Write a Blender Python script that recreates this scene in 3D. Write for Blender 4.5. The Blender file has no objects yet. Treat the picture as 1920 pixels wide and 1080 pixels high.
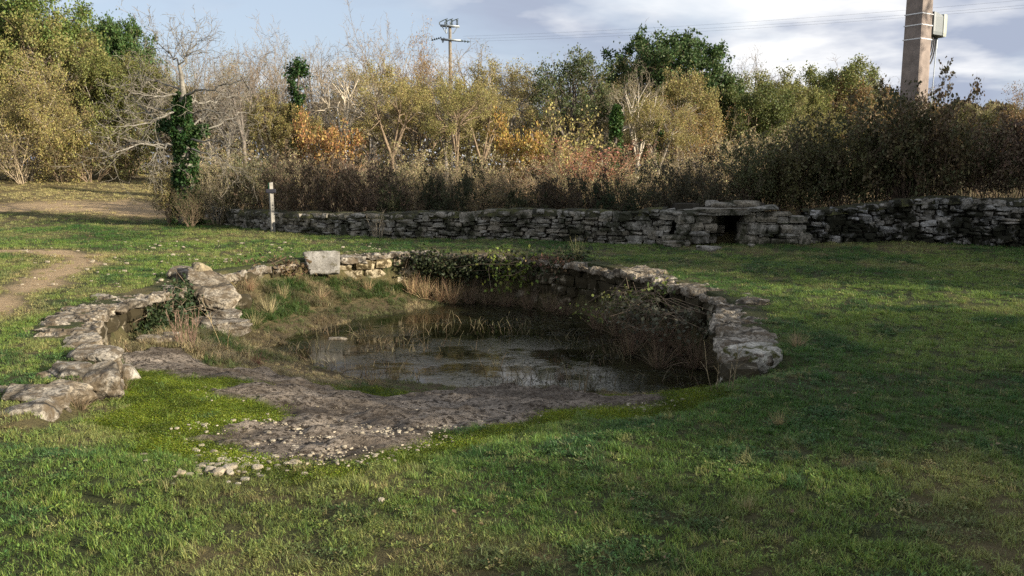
import bpy, math, random
import numpy as np
from mathutils import Vector, Matrix, Euler

S = bpy.context.scene
COL = S.collection
R = math.radians

# ------------------------------------------------------------------ camera
CAM_H, FPX, HOR = 1.65, 1600.0, 315.0
PITCH = math.atan((540 - HOR) / FPX)
cam_d = bpy.data.cameras.new('camera'); cam = bpy.data.objects.new('camera', cam_d); COL.objects.link(cam)
cam_d.sensor_width = 36; cam_d.lens = 36 * FPX / 1920; cam_d.clip_end = 2000; cam_d.clip_start = 0.05
cam.location = (0, 0, CAM_H); cam.rotation_euler = (math.pi / 2 - PITCH, 0, 0)
S.camera = cam

# ------------------------------------------------------------------ light
SUN_EL, SUN_TOWARD = R(17.5), R(-26)          # low sun, to the right and a little behind the viewer
SUN_V = Vector((math.cos(SUN_TOWARD) * math.cos(SUN_EL), math.sin(SUN_TOWARD) * math.cos(SUN_EL), math.sin(SUN_EL)))
sun_d = bpy.data.lights.new('sun', 'SUN'); sun_d.energy = 5.0; sun_d.angle = R(0.6); sun_d.color = (1.0, 0.9, 0.75)
sun = bpy.data.objects.new('sun', sun_d); COL.objects.link(sun)
sun.rotation_euler = SUN_V.to_track_quat('Z', 'Y').to_euler()

W = bpy.data.worlds.new('World'); S.world = W; W.use_nodes = True
def world():
    nt = W.node_tree; N = nt.nodes; L = nt.links; N.clear()
    out = N.new('ShaderNodeOutputWorld'); bg = N.new('ShaderNodeBackground')
    sky = N.new('ShaderNodeTexSky'); sky.sky_type = 'NISHITA'; sky.sun_disc = False
    sky.sun_elevation = SUN_EL; sky.sun_rotation = math.pi / 2 - SUN_TOWARD
    sky.air_density = 1.0; sky.dust_density = 1.0; sky.ozone_density = 1.5
    tc = N.new('ShaderNodeTexCoord'); sep = N.new('ShaderNodeSeparateXYZ'); L.new(tc.outputs['Generated'], sep.inputs[0])
    def mth(op, a, b=None):
        m = N.new('ShaderNodeMath'); m.operation = op
        for i, v in enumerate((a, b)):
            if v is None: continue
            if isinstance(v, (int, float)): m.inputs[i].default_value = v
            else: L.new(v, m.inputs[i])
        return m.outputs[0]
    zz = mth('MAXIMUM', sep.outputs[2], 0.0); zz = mth('ADD', zz, 0.16)
    comb = N.new('ShaderNodeCombineXYZ')
    L.new(mth('DIVIDE', sep.outputs[0], zz), comb.inputs[0]); L.new(mth('DIVIDE', sep.outputs[1], zz), comb.inputs[1])
    mp = N.new('ShaderNodeMapping'); mp.inputs['Location'].default_value = CLOUD_OFF; mp.inputs['Scale'].default_value = (1, 1, 1)
    L.new(comb.outputs[0], mp.inputs[0])
    n1 = N.new('ShaderNodeTexNoise'); n1.inputs['Scale'].default_value = 0.5; n1.inputs['Detail'].default_value = 9; n1.inputs['Roughness'].default_value = 0.52
    n1.inputs['Distortion'].default_value = 0.25
    L.new(mp.outputs[0], n1.inputs['Vector'])
    cov = N.new('ShaderNodeValToRGB'); cov.color_ramp.elements[0].position = 0.34; cov.color_ramp.elements[1].position = 0.49
    L.new(n1.outputs['Fac'], cov.inputs[0])
    n2 = N.new('ShaderNodeTexNoise'); n2.inputs['Scale'].default_value = 1.1; n2.inputs['Detail'].default_value = 6
    mp2 = N.new('ShaderNodeMapping'); mp2.inputs['Location'].default_value = (7.3, 2.1, 0); L.new(mp.outputs[0], mp2.inputs[0]); L.new(mp2.outputs[0], n2.inputs['Vector'])
    cc = N.new('ShaderNodeValToRGB'); e = cc.color_ramp.elements
    e[0].position = 0.46; e[0].color = (3.3, 3.75, 4.8, 1); e[1].position = 0.6; e[1].color = (8.4, 8.4, 8.4, 1)
    L.new(n2.outputs['Fac'], cc.inputs[0])
    mix = N.new('ShaderNodeMix'); mix.data_type = 'RGBA'
    # thin veil everywhere so that the blue is pale
    veil = N.new('ShaderNodeMix'); veil.data_type = 'RGBA'; veil.inputs[0].default_value = 0.6
    L.new(sky.outputs[0], veil.inputs[6]); veil.inputs[7].default_value = (5.2, 5.9, 7.2, 1)
    L.new(cov.outputs[0], mix.inputs[0]); L.new(veil.outputs[2], mix.inputs[6]); L.new(cc.outputs[0], mix.inputs[7])
    L.new(mix.outputs[2], bg.inputs[0]); bg.inputs[1].default_value = 0.066
    L.new(bg.outputs[0], out.inputs[0])
CLOUD_OFF = (5.8, 3.85, 0)
world()
S.view_settings.view_transform = 'Standard'; S.view_settings.look = 'None'; S.view_settings.gamma = 1
S.view_settings.exposure = 1.0
S.cycles.use_denoising = False
S.cycles.max_bounces = 6; S.cycles.transparent_max_bounces = 6

# ------------------------------------------------------------------ projection helpers
SP, CP = math.sin(PITCH), math.cos(PITCH)
def ray(px, py):
    u = (px - 960) / FPX; v = (540 - py) / FPX
    return np.array([u, CP + v * SP, -SP + v * CP])
def G(px, py, z=0.0):                       # point of the level z seen at that pixel
    d = ray(px, py); t = (z - CAM_H) / d[2]
    return np.array([0, 0, CAM_H]) + d * t
def at(px, py, Y):                          # point at depth Y
    d = ray(px, py); return np.array([0, 0, CAM_H]) + d * (Y / d[1])

# ------------------------------------------------------------------ noise
def _h(ix, iy, iz, seed):
    n = (ix.astype(np.int64) * 374761393 + iy.astype(np.int64) * 668265263 + iz.astype(np.int64) * 2147483647 % 1000003 * 69069 + seed * 974711) & 0xffffffff
    n = ((n ^ (n >> 13)) * 1274126177) & 0xffffffff
    n = ((n ^ (n >> 16)) * 2246822519) & 0xffffffff
    return ((n ^ (n >> 15)) & 0xffffff) / float(0xffffff)
def vn3(x, y, z, seed=0):
    x = np.asarray(x, float); y = np.asarray(y, float); z = np.asarray(z, float) + 0 * x
    ix = np.floor(x).astype(int); iy = np.floor(y).astype(int); iz = np.floor(z).astype(int)
    fx, fy, fz = x - ix, y - iy, z - iz
    fx = fx * fx * (3 - 2 * fx); fy = fy * fy * (3 - 2 * fy); fz = fz * fz * (3 - 2 * fz)
    r = 0
    for a in (0, 1):
        for b in (0, 1):
            for c in (0, 1):
                w = (fx if a else 1 - fx) * (fy if b else 1 - fy) * (fz if c else 1 - fz)
                r = r + w * _h(ix + a, iy + b, iz + c, seed)
    return r
def fbm(x, y, z=0.0, seed=0, o=4, g=0.5):
    r, a, s, f = 0, 1.0, 0, 1.0
    for i in range(o):
        r = r + a * vn3(np.asarray(x) * f, np.asarray(y) * f, np.asarray(z) * f, seed + i); s += a; a *= g; f *= 2.03
    return r / s
def sst(a, b, x):
    t = np.clip((np.asarray(x, float) - a) / (b - a), 0, 1); return t * t * (3 - 2 * t)

# ------------------------------------------------------------------ mesh helpers
def mk(name, V, Q, mat=None, smooth=True, attrs=None):
    V = np.asarray(V, np.float32).reshape(-1, 3); Q = np.asarray(Q, np.int32)
    k = Q.shape[1]; n = len(Q)
    me = bpy.data.meshes.new(name)
    me.vertices.add(len(V)); me.vertices.foreach_set('co', V.ravel())
    me.loops.add(n * k); me.loops.foreach_set('vertex_index', Q.ravel())
    me.polygons.add(n); me.polygons.foreach_set('loop_start', np.arange(n, dtype=np.int32) * k)
    try: me.polygons.foreach_set('loop_total', np.full(n, k, np.int32))
    except Exception: pass
    me.polygons.foreach_set('use_smooth', np.full(n, smooth, bool))
    if attrs:
        for an, (dom, typ, val) in attrs.items():
            a = me.attributes.new(an, typ, dom); a.data.foreach_set('color' if 'COLOR' in typ else 'value' if typ in ('FLOAT', 'INT') else 'vector', np.asarray(val).ravel())
    me.update(calc_edges=True)
    if mat: me.materials.append(mat)
    return me
def ob(name, data, parent=None, **kw):
    o = bpy.data.objects.new(name, data); COL.objects.link(o)
    if parent is not None: o.parent = parent
    for k, v in kw.items():
        if k == 'loc': o.location = v
        elif k == 'rot': o.rotation_euler = v
        elif k == 'scl': o.scale = v if hasattr(v, '__len__') else (v, v, v)
        elif k == 'color': o.color = (*v[:3], 1)
        else: o[k] = v
    return o
def thing(name, label, cat, loc=(0, 0, 0), group=None, **kw):
    o = ob(name, None, loc=loc, label=label, category=cat, **kw)
    o.empty_display_size = 0.2
    if group: o['group'] = group
    return o

class MB:                                   # collects quad pieces for one mesh
    def __init__(s): s.V = []; s.Q = []; s.n = 0
    def add(s, V, Q):
        V = np.asarray(V, float).reshape(-1, 3); s.V.append(V); s.Q.append(np.asarray(Q, int).reshape(-1, 4) + s.n); s.n += len(V)
    def mesh(s, name, mat, smooth=True): return mk(name, np.concatenate(s.V), np.concatenate(s.Q), mat, smooth)
    def box(s, c, size, rot=None):
        V, Q = lattice(1, 1, 1); V = V * np.asarray(size) / 2
        if rot is not None: V = V @ np.array(Euler(rot).to_matrix()).T
        s.add(V + np.asarray(c), Q)
    def tube(s, pts, rad, sides=8):
        pts = np.asarray(pts, float); rad = np.full(len(pts), rad) if np.isscalar(rad) else np.asarray(rad)
        V, Q = tubes([(pts, rad)], sides); s.add(V, Q)

_lat = {}
def lattice(a, b, c):
    """surface lattice of a cube [-1,1]^3 with a,b,c cells"""
    if (a, b, c) in _lat:
        V, Q = _lat[(a, b, c)]; return V.copy(), Q.copy()
    idx = {}; V = []; Q = []
    n = (a, b, c)
    def v(p):
        if p not in idx: idx[p] = len(V); V.append([2 * p[i] / n[i] - 1 for i in range(3)])
        return idx[p]
    for ax in range(3):
        u, w = (ax + 1) % 3, (ax + 2) % 3
        for side in (0, n[ax]):
            for i in range(n[u]):
                for j in range(n[w]):
                    q = []
                    for di, dj in ((0, 0), (1, 0), (1, 1), (0, 1)):
                        p = [0, 0, 0]; p[ax] = side; p[u] = i + di; p[w] = j + dj; q.append(v(tuple(p)))
                    Q.append(q if side else q[::-1])
    V, Q = np.array(V, float), np.array(Q)
    _lat[(a, b, c)] = (V, Q); return V.copy(), Q.copy()
def rounded(V, n):
    d = (np.abs(V) ** n).sum(1) ** (1.0 / n); return V / d[:, None]
def rock_mesh(name, size, res, seed, mat, rnd=6.0, amp=0.12, freq=2.0, chip=0.0, fine=1.0, cuts=14):
    a = [max(2, int(round(s / res))) for s in size]
    V, Q = lattice(*a); V = rounded(V, rnd)
    P = V * np.asarray(size) / 2
    f = freq / max(min(size), 0.05) * 0.5
    d = np.stack([fbm(P[:, 0] * f + 13.1 * k, P[:, 1] * f, P[:, 2] * f, seed + 31 * k, 4, .55) - .5 for k in range(3)], 1)
    P = P + d * amp * 2 * min(size)
    rg_ = np.random.default_rng(seed); hs = np.asarray(size) / 2
    for _k in range(cuts):
        nn = rg_.normal(size=3); nn /= np.linalg.norm(nn); h = np.sqrt(((nn * hs) ** 2).sum()) * rg_.uniform(.86, 1.12)
        dd = P @ nn - h; P = P - np.where(dd > 0, dd, 0)[:, None] * nn
    hf = 22.0; e = 1 - np.abs(fbm(P[:, 0] * hf * .45, P[:, 1] * hf * .45, P[:, 2] * hf * .6, seed + 77, 4, .6) * 2 - 1) * 2
    P = P * (1 + (e * .035 * fine)[:, None])
    if chip:
        lay = fbm(P[:, 0] * 1.5, P[:, 1] * 1.5, P[:, 2] * 26 / max(size[2], .1) * .3, seed + 7, 2) - .5
        P[:, :2] *= (1 + chip * lay)[:, None]
    return mk(name, P, Q, mat, False)

def tubes(polys, sides):
    groups = {}
    for p, r in polys: groups.setdefault(len(p), []).append((p, r))
    Vs, Qs, off = [], [], 0
    ang = np.arange(sides) * 2 * math.pi / sides
    ca, sa = np.cos(ang), np.sin(ang)
    for n, lst in groups.items():
        P = np.array([p for p, _ in lst]); Rr = np.array([r for _, r in lst])
        T = np.gradient(P, axis=1); T /= np.linalg.norm(T, axis=2, keepdims=True) + 1e-9
        T0 = T.mean(1); T0 /= np.linalg.norm(T0, axis=1, keepdims=True) + 1e-9
        ref = np.where(np.abs(T0[:, 2:3]) > 0.8, np.array([[1.0, 0.13, 0]]), np.array([[0.05, 0.1, 1.0]]))
        ref = np.repeat(ref[:, None, :], n, 1)
        A = np.cross(T, ref); A /= np.linalg.norm(A, axis=2, keepdims=True) + 1e-9
        B = np.cross(T, A)
        V = P[:, :, None, :] + Rr[:, :, None, None] * (A[:, :, None, :] * ca[None, None, :, None] + B[:, :, None, :] * sa[None, None, :, None])
        m = len(lst)
        base = np.arange(m)[:, None, None] * (n * sides) + np.arange(n - 1)[None, :, None] * sides
        j = np.arange(sides)[None, None, :]; j2 = (j + 1) % sides
        Q = np.stack([base + j, base + sides + j, base + sides + j2, base + j2], -1).reshape(-1, 4)
        Vs.append(V.reshape(-1, 3)); Qs.append(Q + off); off += m * n * sides
    return np.concatenate(Vs), np.concatenate(Qs)
def unit(v): return v / (np.linalg.norm(v, axis=-1, keepdims=True) + 1e-9)
def leaves(C, L, Wd, rng, up=0.3, D=None, droop=0.0):
    """kite-shaped leaves: one folded quad each"""
    n = len(C); C = np.asarray(C)
    if D is None: D = unit(rng.normal(size=(n, 3)) + np.array([0, 0, -droop]))
    Nn = unit(rng.normal(size=(n, 3)) + np.array([0, 0, up]))
    Sd = unit(np.cross(D, Nn)); Nn = np.cross(Sd, D)
    Ls = L * rng.uniform(.65, 1.3, (n, 1)); Ws = Wd * rng.uniform(.7, 1.3, (n, 1))
    V = np.stack([C, C + D * Ls * .45 + Sd * Ws * .5 + Nn * Ws * .12, C + D * Ls, C + D * Ls * .45 - Sd * Ws * .5 + Nn * Ws * .12], 1)
    return V.reshape(-1, 3), np.arange(4 * n).reshape(n, 4)

# ------------------------------------------------------------------ materials
def newmat(name):
    m = bpy.data.materials.new(name); m.use_nodes = True; nt = m.node_tree
    return m, nt.nodes, nt.links, nt.nodes['Principled BSDF']
def nz(N, L, scale, detail=5, rough=.55, vec=None, dist=0.0):
    n = N.new('ShaderNodeTexNoise'); n.inputs['Scale'].default_value = scale; n.inputs['Detail'].default_value = detail; n.inputs['Roughness'].default_value = rough
    n.inputs['Distortion'].default_value = dist
    if vec is not None: L.new(vec, n.inputs['Vector'])
    return n.outputs['Fac']
def ramp(N, L, fac, stops):
    r = N.new('ShaderNodeValToRGB'); e = r.color_ramp.elements
    while len(e) < len(stops): e.new(0.5)
    for i, (p, c) in enumerate(stops):
        e[i].position = p; e[i].color = (*c, 1) if hasattr(c, '__len__') else (c, c, c, 1)
    L.new(fac, r.inputs[0]); return r.outputs[0]
def mixc(N, L, fac, a, b, mode='MIX'):
    m = N.new('ShaderNodeMix'); m.data_type = 'RGBA'; m.blend_type = mode
    for s, v in ((0, fac), (6, a), (7, b)):
        if isinstance(v, (int, float)): m.inputs[s].default_value = v
        elif isinstance(v, tuple): m.inputs[s].default_value = (*v[:3], 1)
        else: L.new(v, m.inputs[s])
    return m.outputs[2]
def math_(N, L, op, a, b=None, clamp=False):
    m = N.new('ShaderNodeMath'); m.operation = op; m.use_clamp = clamp
    for i, v in enumerate((a, b)):
        if v is None: continue
        if isinstance(v, (int, float)): m.inputs[i].default_value = v
        else: L.new(v, m.inputs[i])
    return m.outputs[0]
def attr(N, name, typ='GEOMETRY'):
    a = N.new('ShaderNodeAttribute'); a.attribute_name = name; a.attribute_type = typ; return a
def bump(N, L, bsdf, h, strength, dist):
    b = N.new('ShaderNodeBump'); b.inputs['Strength'].default_value = strength; b.inputs['Distance'].default_value = dist
    L.new(h, b.inputs['Height']); L.new(b.outputs[0], bsdf.inputs['Normal'])
def pos(N): return N.new('ShaderNodeNewGeometry').outputs['Position']
def objc(N): return N.new('ShaderNodeObjectInfo')

def mat_leaf(name, trans=0.3, rough=.55, inst=False):
    m, N, L, B = newmat(name)
    if inst: base = attr(N, 'tint', 'INSTANCER').outputs['Color']
    else: base = objc(N).outputs['Color']
    rnd = attr(N, 'rnd').outputs['Fac']
    hsv = N.new('ShaderNodeHueSaturation')
    L.new(math_(N, L, 'ADD', math_(N, L, 'MULTIPLY', rnd, .07), .465), hsv.inputs['Hue'])
    r2 = math_(N, L, 'FRACT', math_(N, L, 'MULTIPLY', rnd, 7.31))
    L.new(math_(N, L, 'ADD', math_(N, L, 'MULTIPLY', r2, .95), .5), hsv.inputs['Value'])
    L.new(base, hsv.inputs['Color']); c = hsv.outputs[0]
    L.new(c, B.inputs['Base Color']); B.inputs['Roughness'].default_value = rough; B.inputs['Specular IOR Level'].default_value = .3
    if trans:
        t = N.new('ShaderNodeBsdfTranslucent'); L.new(c, t.inputs[0])
        mx = N.new('ShaderNodeMixShader'); mx.inputs[0].default_value = trans
        L.new(B.outputs[0], mx.inputs[1]); L.new(t.outputs[0], mx.inputs[2]); L.new(mx.outputs[0], N['Material Output'].inputs[0])
    return m
M = {}
M['leaf'] = mat_leaf('foliage')
M['blade'] = mat_leaf('grass_blade', .35, .5, True)
M['tuft'] = mat_leaf('dry_blade', .25, .6)
def mat_bark():
    m, N, L, B = newmat('bark'); p = pos(N)
    f = nz(N, L, 9, 5, .6, p)
    c = mixc(N, L, 1.0, objc(N).outputs['Color'], ramp(N, L, f, [(.3, .45), (.7, 1.35)]), 'MULTIPLY')
    L.new(c, B.inputs['Base Color']); B.inputs['Roughness'].default_value = .85; B.inputs['Specular IOR Level'].default_value = .2
    return m
M['bark'] = mat_bark()
def mat_stone(name, base=(.36, .34, .29), moss=.5, mosscol=(.035, .03, .012), lich=.5, dark=(.07, .062, .05), mscale=3.0, edge=(.44, .5), crack=0.0):
    m, N, L, B = newmat(name); p = pos(N)
    oi = objc(N)
    n1 = nz(N, L, 5, 7, .62, p); n2 = nz(N, L, 28, 6, .65, p); n3 = nz(N, L, mscale, 6, .68, p, .4); n4 = nz(N, L, 70, 3, .6, p)
    c = mixc(N, L, ramp(N, L, n1, [(.36, 0), (.62, 1)]), tuple(x * .55 for x in base), tuple(min(1, x * 1.28) for x in base))
    # warm/cool tint per stone
    c = mixc(N, L, math_(N, L, 'MULTIPLY', oi.outputs['Random'], .5), c, (base[0] * .95, base[1] * .82, base[2] * .62))
    # dark lichen spots
    c = mixc(N, L, math_(N, L, 'MULTIPLY', ramp(N, L, n2, [(.47, 0), (.60, 1)]), lich), c, dark)
    c = mixc(N, L, math_(N, L, 'MULTIPLY', ramp(N, L, n4, [(.55, 0), (.66, 1)]), lich * .8), c, dark)
    mk_ = math_(N, L, 'MULTIPLY', ramp(N, L, n3, [(edge[0], 0), (edge[1], 1)]), moss)
    mc = mixc(N, L, n2, tuple(x * .6 for x in mosscol), tuple(x * 1.6 for x in mosscol))
    c = mixc(N, L, mk_, c, mc)
    ck = None
    if crack:
        v = N.new('ShaderNodeTexVoronoi'); v.feature = 'DISTANCE_TO_EDGE'; v.inputs['Scale'].default_value = crack
        w = N.new('ShaderNodeMix'); w.data_type = 'VECTOR'; w.inputs[0].default_value = .22
        nt_ = N.new('ShaderNodeTexNoise'); nt_.inputs['Scale'].default_value = 4; nt_.inputs['Detail'].default_value = 6; L.new(p, nt_.inputs['Vector'])
        L.new(p, w.inputs[4]); L.new(nt_.outputs['Color'], w.inputs[5]); L.new(w.outputs[1], v.inputs['Vector'])
        ck = ramp(N, L, v.outputs['Distance'], [(0.0, 0), (.045, 1)])
        c = mixc(N, L, ck, (.05, .042, .03), c)
    L.new(c, B.inputs['Base Color']); B.inputs['Roughness'].default_value = .9; B.inputs['Specular IOR Level'].default_value = .2
    h = math_(N, L, 'ADD', n2, math_(N, L, 'MULTIPLY', n1, 2.0))
    if ck is not None: h = math_(N, L, 'ADD', h, math_(N, L, 'MULTIPLY', ck, 1.6)); h = math_(N, L, 'ADD', h, math_(N, L, 'MULTIPLY', mk_, .5))
    bump(N, L, B, h, .7, .02)
    return m
M['rim'] = mat_stone('weathered_limestone', (.36, .325, .265), .85, (.085, .062, .036), .85, mscale=5.5, edge=(.45, .57), crack=1.3)
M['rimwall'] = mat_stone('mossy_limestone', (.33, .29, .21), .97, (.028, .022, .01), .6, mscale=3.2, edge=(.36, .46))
M['litwall'] = mat_stone('sunlit_ochre_limestone', (.42, .36, .24), .95, (.05, .036, .014), .5, mscale=5, edge=(.48, .54))  # ochre stone, paler for the stretch in sun: light put into the colour
M['drystone'] = mat_stone('grey_drystone', (.33, .31, .265), .9, (.02, .022, .009), .7, mscale=2.0, edge=(.46, .58))
M['darkstone'] = mat_stone('moss_dark_drystone', (.33, .325, .31), .97, (.013, .013, .006), .5, mscale=1.5, edge=(.42, .5))
M['greenstone'] = mat_stone('lichen_block', (.42, .40, .34), .95, (.05, .05, .01), .6, mscale=6, edge=(.5, .56))
M['concrete'] = mat_stone('pale_concrete', (.27, .262, .24), .7, (.08, .07, .04), .4, mscale=7, edge=(.56, .62))
M['pebble'] = mat_stone('pale_pebble', (.42, .37, .28), .2, (.2, .15, .08), .2)
M['core'] = mat_stone('wall_core', (.06, .055, .045), .5, (.02, .018, .01), .3)

# ------------------------------------------------------------------ basin and ground heights
POLY = np.array([(-3.1, 5.4), (-3.25, 6.3), (-3.5, 7.3), (-4.2, 8.2), (-4.6, 9.4), (-4.72, 10.5), (-4.72, 11.7), (-4.85, 13.0), (-4.35, 14.3), (-3.8, 15.4), (-2.7, 16.05), (-1.95, 16.4),
                 (-0.6, 16.35), (0.4, 15.7), (1.13, 14.95), (1.7, 13.9), (2.27, 12.4), (2.56, 11.1), (2.62, 10.1), (2.32, 9.0), (2.03, 8.0), (1.93, 7.5),
                 (2.2, 7.0), (1.3, 5.8), (0, 4.75), (-1, 4.45), (-2, 4.5), (-3, 4.9)])
NWALL = 21                                   # the first 21 edges carry a wall
CTRL = np.array([(-3.0, 4.9, 0), (-2, 4.5, 0), (-1, 4.4, 0), (0, 4.7, 0), (1.3, 5.7, 0), (2.3, 6.9, -.03), (1.98, 7.4, -.4), (1.5, 7.5, -.42), (1.3, 8.5, -.72), (2.1, 8.6, -.75),
                 (-2.5, 6.5, -.18), (-1, 6.5, -.3), (0.3, 6.8, -.34), (-3.3, 7.5, -.25), (-2.5, 8, -.42), (-1, 8, -.58), (0.5, 8.2, -.63), (-3.1, 6, -.14), (-2.2, 9.4, -.72), (-1, 9.0, -.76),
                 (-2.5, 10.7, -.9), (-1.55, 10.05, -.9), (-0.7, 9.85, -.9), (0.25, 9.7, -.9), (1.45, 9.4, -.9), (-4.1, 8.8, -.38), (-4.6, 9.6, -.42), (-4.6, 10.6, -.45), (-4.6, 11.6, -.46), (-4.0, 10.2, -.46), (-3.9, 11.3, -.58), (-3.2, 10.3, -.72),
                 (-3.4, 11.7, -.9), (-3.4, 13.0, -.88), (-4.0, 12.6, -.62), (-4.7, 13, -.3), (-4.1, 14.3, -.32), (-3.6, 13.9, -.6), (-2.9, 15.0, -.72), (-2.6, 15.7, -.55), (-2.2, 14.6, -.95), (-1.6, 15.9, -.86), (-1, 14.8, -1.05),
                 (-2.3, 12, -1.0), (0, 12, -1.15), (1.5, 12, -1.1), (0, 15, -1.1), (-1, 11, -1.0), (2.2, 10.5, -1.0), (0.4, 16, -1.0)])
WATER_Z = -0.9
def _tps(r2): return np.where(r2 > 1e-9, r2 * np.log(r2 + 1e-12) * .5, 0)
_n = len(CTRL)
_A = np.zeros((_n + 3, _n + 3)); _d2 = ((CTRL[:, None, :2] - CTRL[None, :, :2]) ** 2).sum(-1)
_A[:_n, :_n] = _tps(_d2) + np.eye(_n) * .02; _A[:_n, _n] = 1; _A[:_n, _n + 1:] = CTRL[:, :2]; _A[_n, :_n] = 1; _A[_n + 1:, :_n] = CTRL[:, :2].T
_w = np.linalg.solve(_A, np.concatenate([CTRL[:, 2], np.zeros(3)]))
def floor_z(x, y):
    r2 = (x[:, None] - CTRL[None, :, 0]) ** 2 + (y[:, None] - CTRL[None, :, 1]) ** 2
    return np.clip(_tps(r2) @ _w[:_n] + _w[_n] + _w[_n + 1] * x + _w[_n + 2] * y, -1.25, .05)
def poly_sd(x, y, P=POLY):
    """signed distance (negative inside) and nearest edge"""
    best = np.full(len(x), 1e9); idx = np.zeros(len(x), int); ins = np.zeros(len(x), bool)
    n = len(P)
    for i in range(n):
        a, b = P[i], P[(i + 1) % n]; e = b - a
        t = np.clip(((x - a[0]) * e[0] + (y - a[1]) * e[1]) / (e @ e), 0, 1)
        d = np.hypot(x - a[0] - t * e[0], y - a[1] - t * e[1])
        m = d < best; best[m] = d[m]; idx[m] = i
        if abs(e[1]) > 1e-9:
            c = ((a[1] > y) != (b[1] > y)) & (x < e[0] * (y - a[1]) / e[1] + a[0]); ins ^= c
    return np.where(ins, -best, best), idx
WALLPIX = [(372, 408), (420, 421), (480, 430), (560, 437), (700, 445), (900, 450), (1080, 453), (1250, 457), (1400, 460), (1520, 458), (1700, 458), (1920, 462), (2150, 464)]
WALLP = np.array([G(*p)[:2] for p in WALLPIX])
def wall_y(x): return np.interp(x, WALLP[:, 0], WALLP[:, 1])
def height(x, y, fine=True):
    x = np.atleast_1d(np.asarray(x, float)); y = np.atleast_1d(np.asarray(y, float))
    z = (fbm(x * .35, y * .35, 0, 5, 3) - .5) * .16 * sst(3, 9, y) + (fbm(x * 1.3, y * 1.3, 0, 9, 3) - .5) * .05
    z = z + 1.75 * sst(23, 45, y) * sst(-2, -11, x)
    z = z + .28 * sst(.1, .9, y - wall_y(x)) * sst(WALLP[0, 0] - .3, WALLP[0, 0] + .8, x) * sst(46, 40, y)
    m = (x > -7) & (x < 5) & (y > 3.5) & (y < 18.5)
    if m.any():
        xi, yi = x[m], y[m]; sd, ed = poly_sd(xi, yi)
        f = floor_z(xi, yi) + (fbm(xi * 2.2, yi * 2.2, 0, 21, 4) - .5) * .09
        wd = np.where(ed < NWALL, .12, .5)
        k = np.clip(sd / wd, 0, 1)
        # damp the meadow's own undulation at the rim so that the slabs sit level
        zi = z[m] * sst(.0, 1.2, sd)
        z[m] = np.where(sd < 0, f, f * (1 - k) + zi * k)
    return z
def hz(x, y): return float(height([x], [y])[0])
def hit(px, py):                             # where a pixel's ray meets the ground
    d = ray(px, py); t = np.linspace(2, 60, 1500); X = d[0] * t; Y = d[1] * t; Z = CAM_H + d[2] * t
    k = np.argmax(Z < height(X, Y)); return np.array([X[k], Y[k], hz(X[k], Y[k])])

SLABPIX = [(222, 668), (290, 652), (345, 655), (430, 693), (520, 700), (640, 738), (720, 745), (830, 735), (950, 720), (1010, 733), (1100, 737), (1265, 752), (1240, 766), (1080, 772), (1000, 792),
           (860, 812), (720, 845), (620, 872), (510, 868), (430, 842), (338, 832), (400, 806), (505, 792), (522, 766), (400, 742), (470, 722), (330, 706), (232, 692)]
SLAB = np.array([hit(*p)[:2] for p in SLABPIX])
def slab_sd(x, y):
    d, _ = poly_sd(x, y, SLAB)
    return d + (fbm(x * 2.5, y * 2.5, 0, 51, 4) - .5) * .36 + (fbm(x * 11, y * 11, 0, 53, 3) - .5) * .2
PATHS = [(np.array([G(*p)[:2] for p in [(-200, 620), (-60, 590), (30, 553), (90, 520), (140, 497), (150, 482), (100, 474), (40, 471), (-80, 476), (-250, 490)]]), .32),
         (np.array([(-9.5, 27.4), (-11, 28), (-12.6, 29), (-16, 29.5), (-20, 29)]), 1.2)]
def path_sd(x, y):
    best = np.full(len(x), 1e9)
    for P, w in PATHS:
        for a, b in zip(P[:-1], P[1:]):
            e = b - a; t = np.clip(((x - a[0]) * e[0] + (y - a[1]) * e[1]) / (e @ e), 0, 1)
            best = np.minimum(best, np.hypot(x - a[0] - t * e[0], y - a[1] - t * e[1]) - w)
    return best + (fbm(x * 1.1, y * 1.1, 0, 61, 4) - .5) * .9
MOSSPIX = [(250, 705), (470, 712), (525, 770), (505, 800), (400, 815), (330, 840), (250, 800)]
MOSS = np.array([hit(*p)[:2] for p in MOSSPIX])
def moss_mask(x, y):
    s = slab_sd(x, y); d1, _ = poly_sd(x, y, MOSS)
    sd, _e = poly_sd(x, y)
    near = sst(.55, .1, s) * (s > 0) * (y < 8.8)
    a = np.maximum(near, sst(.25, -.1, d1 + (fbm(x * 3, y * 3, 0, 77, 3) - .5) * .4))
    return np.clip(a * sst(.3, .5, fbm(x * 4, y * 4, 0, 71, 3) + .12), 0, 1)
def dry_mask(x, y):
    d = sst(.48, .68, fbm(x * .9, y * .9, 0, 81, 5, .6))
    far = sst(24, 33, y) * sst(-5, -9, x)
    return np.clip(d * .8 + far * 1.3, 0, 1.4)

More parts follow.
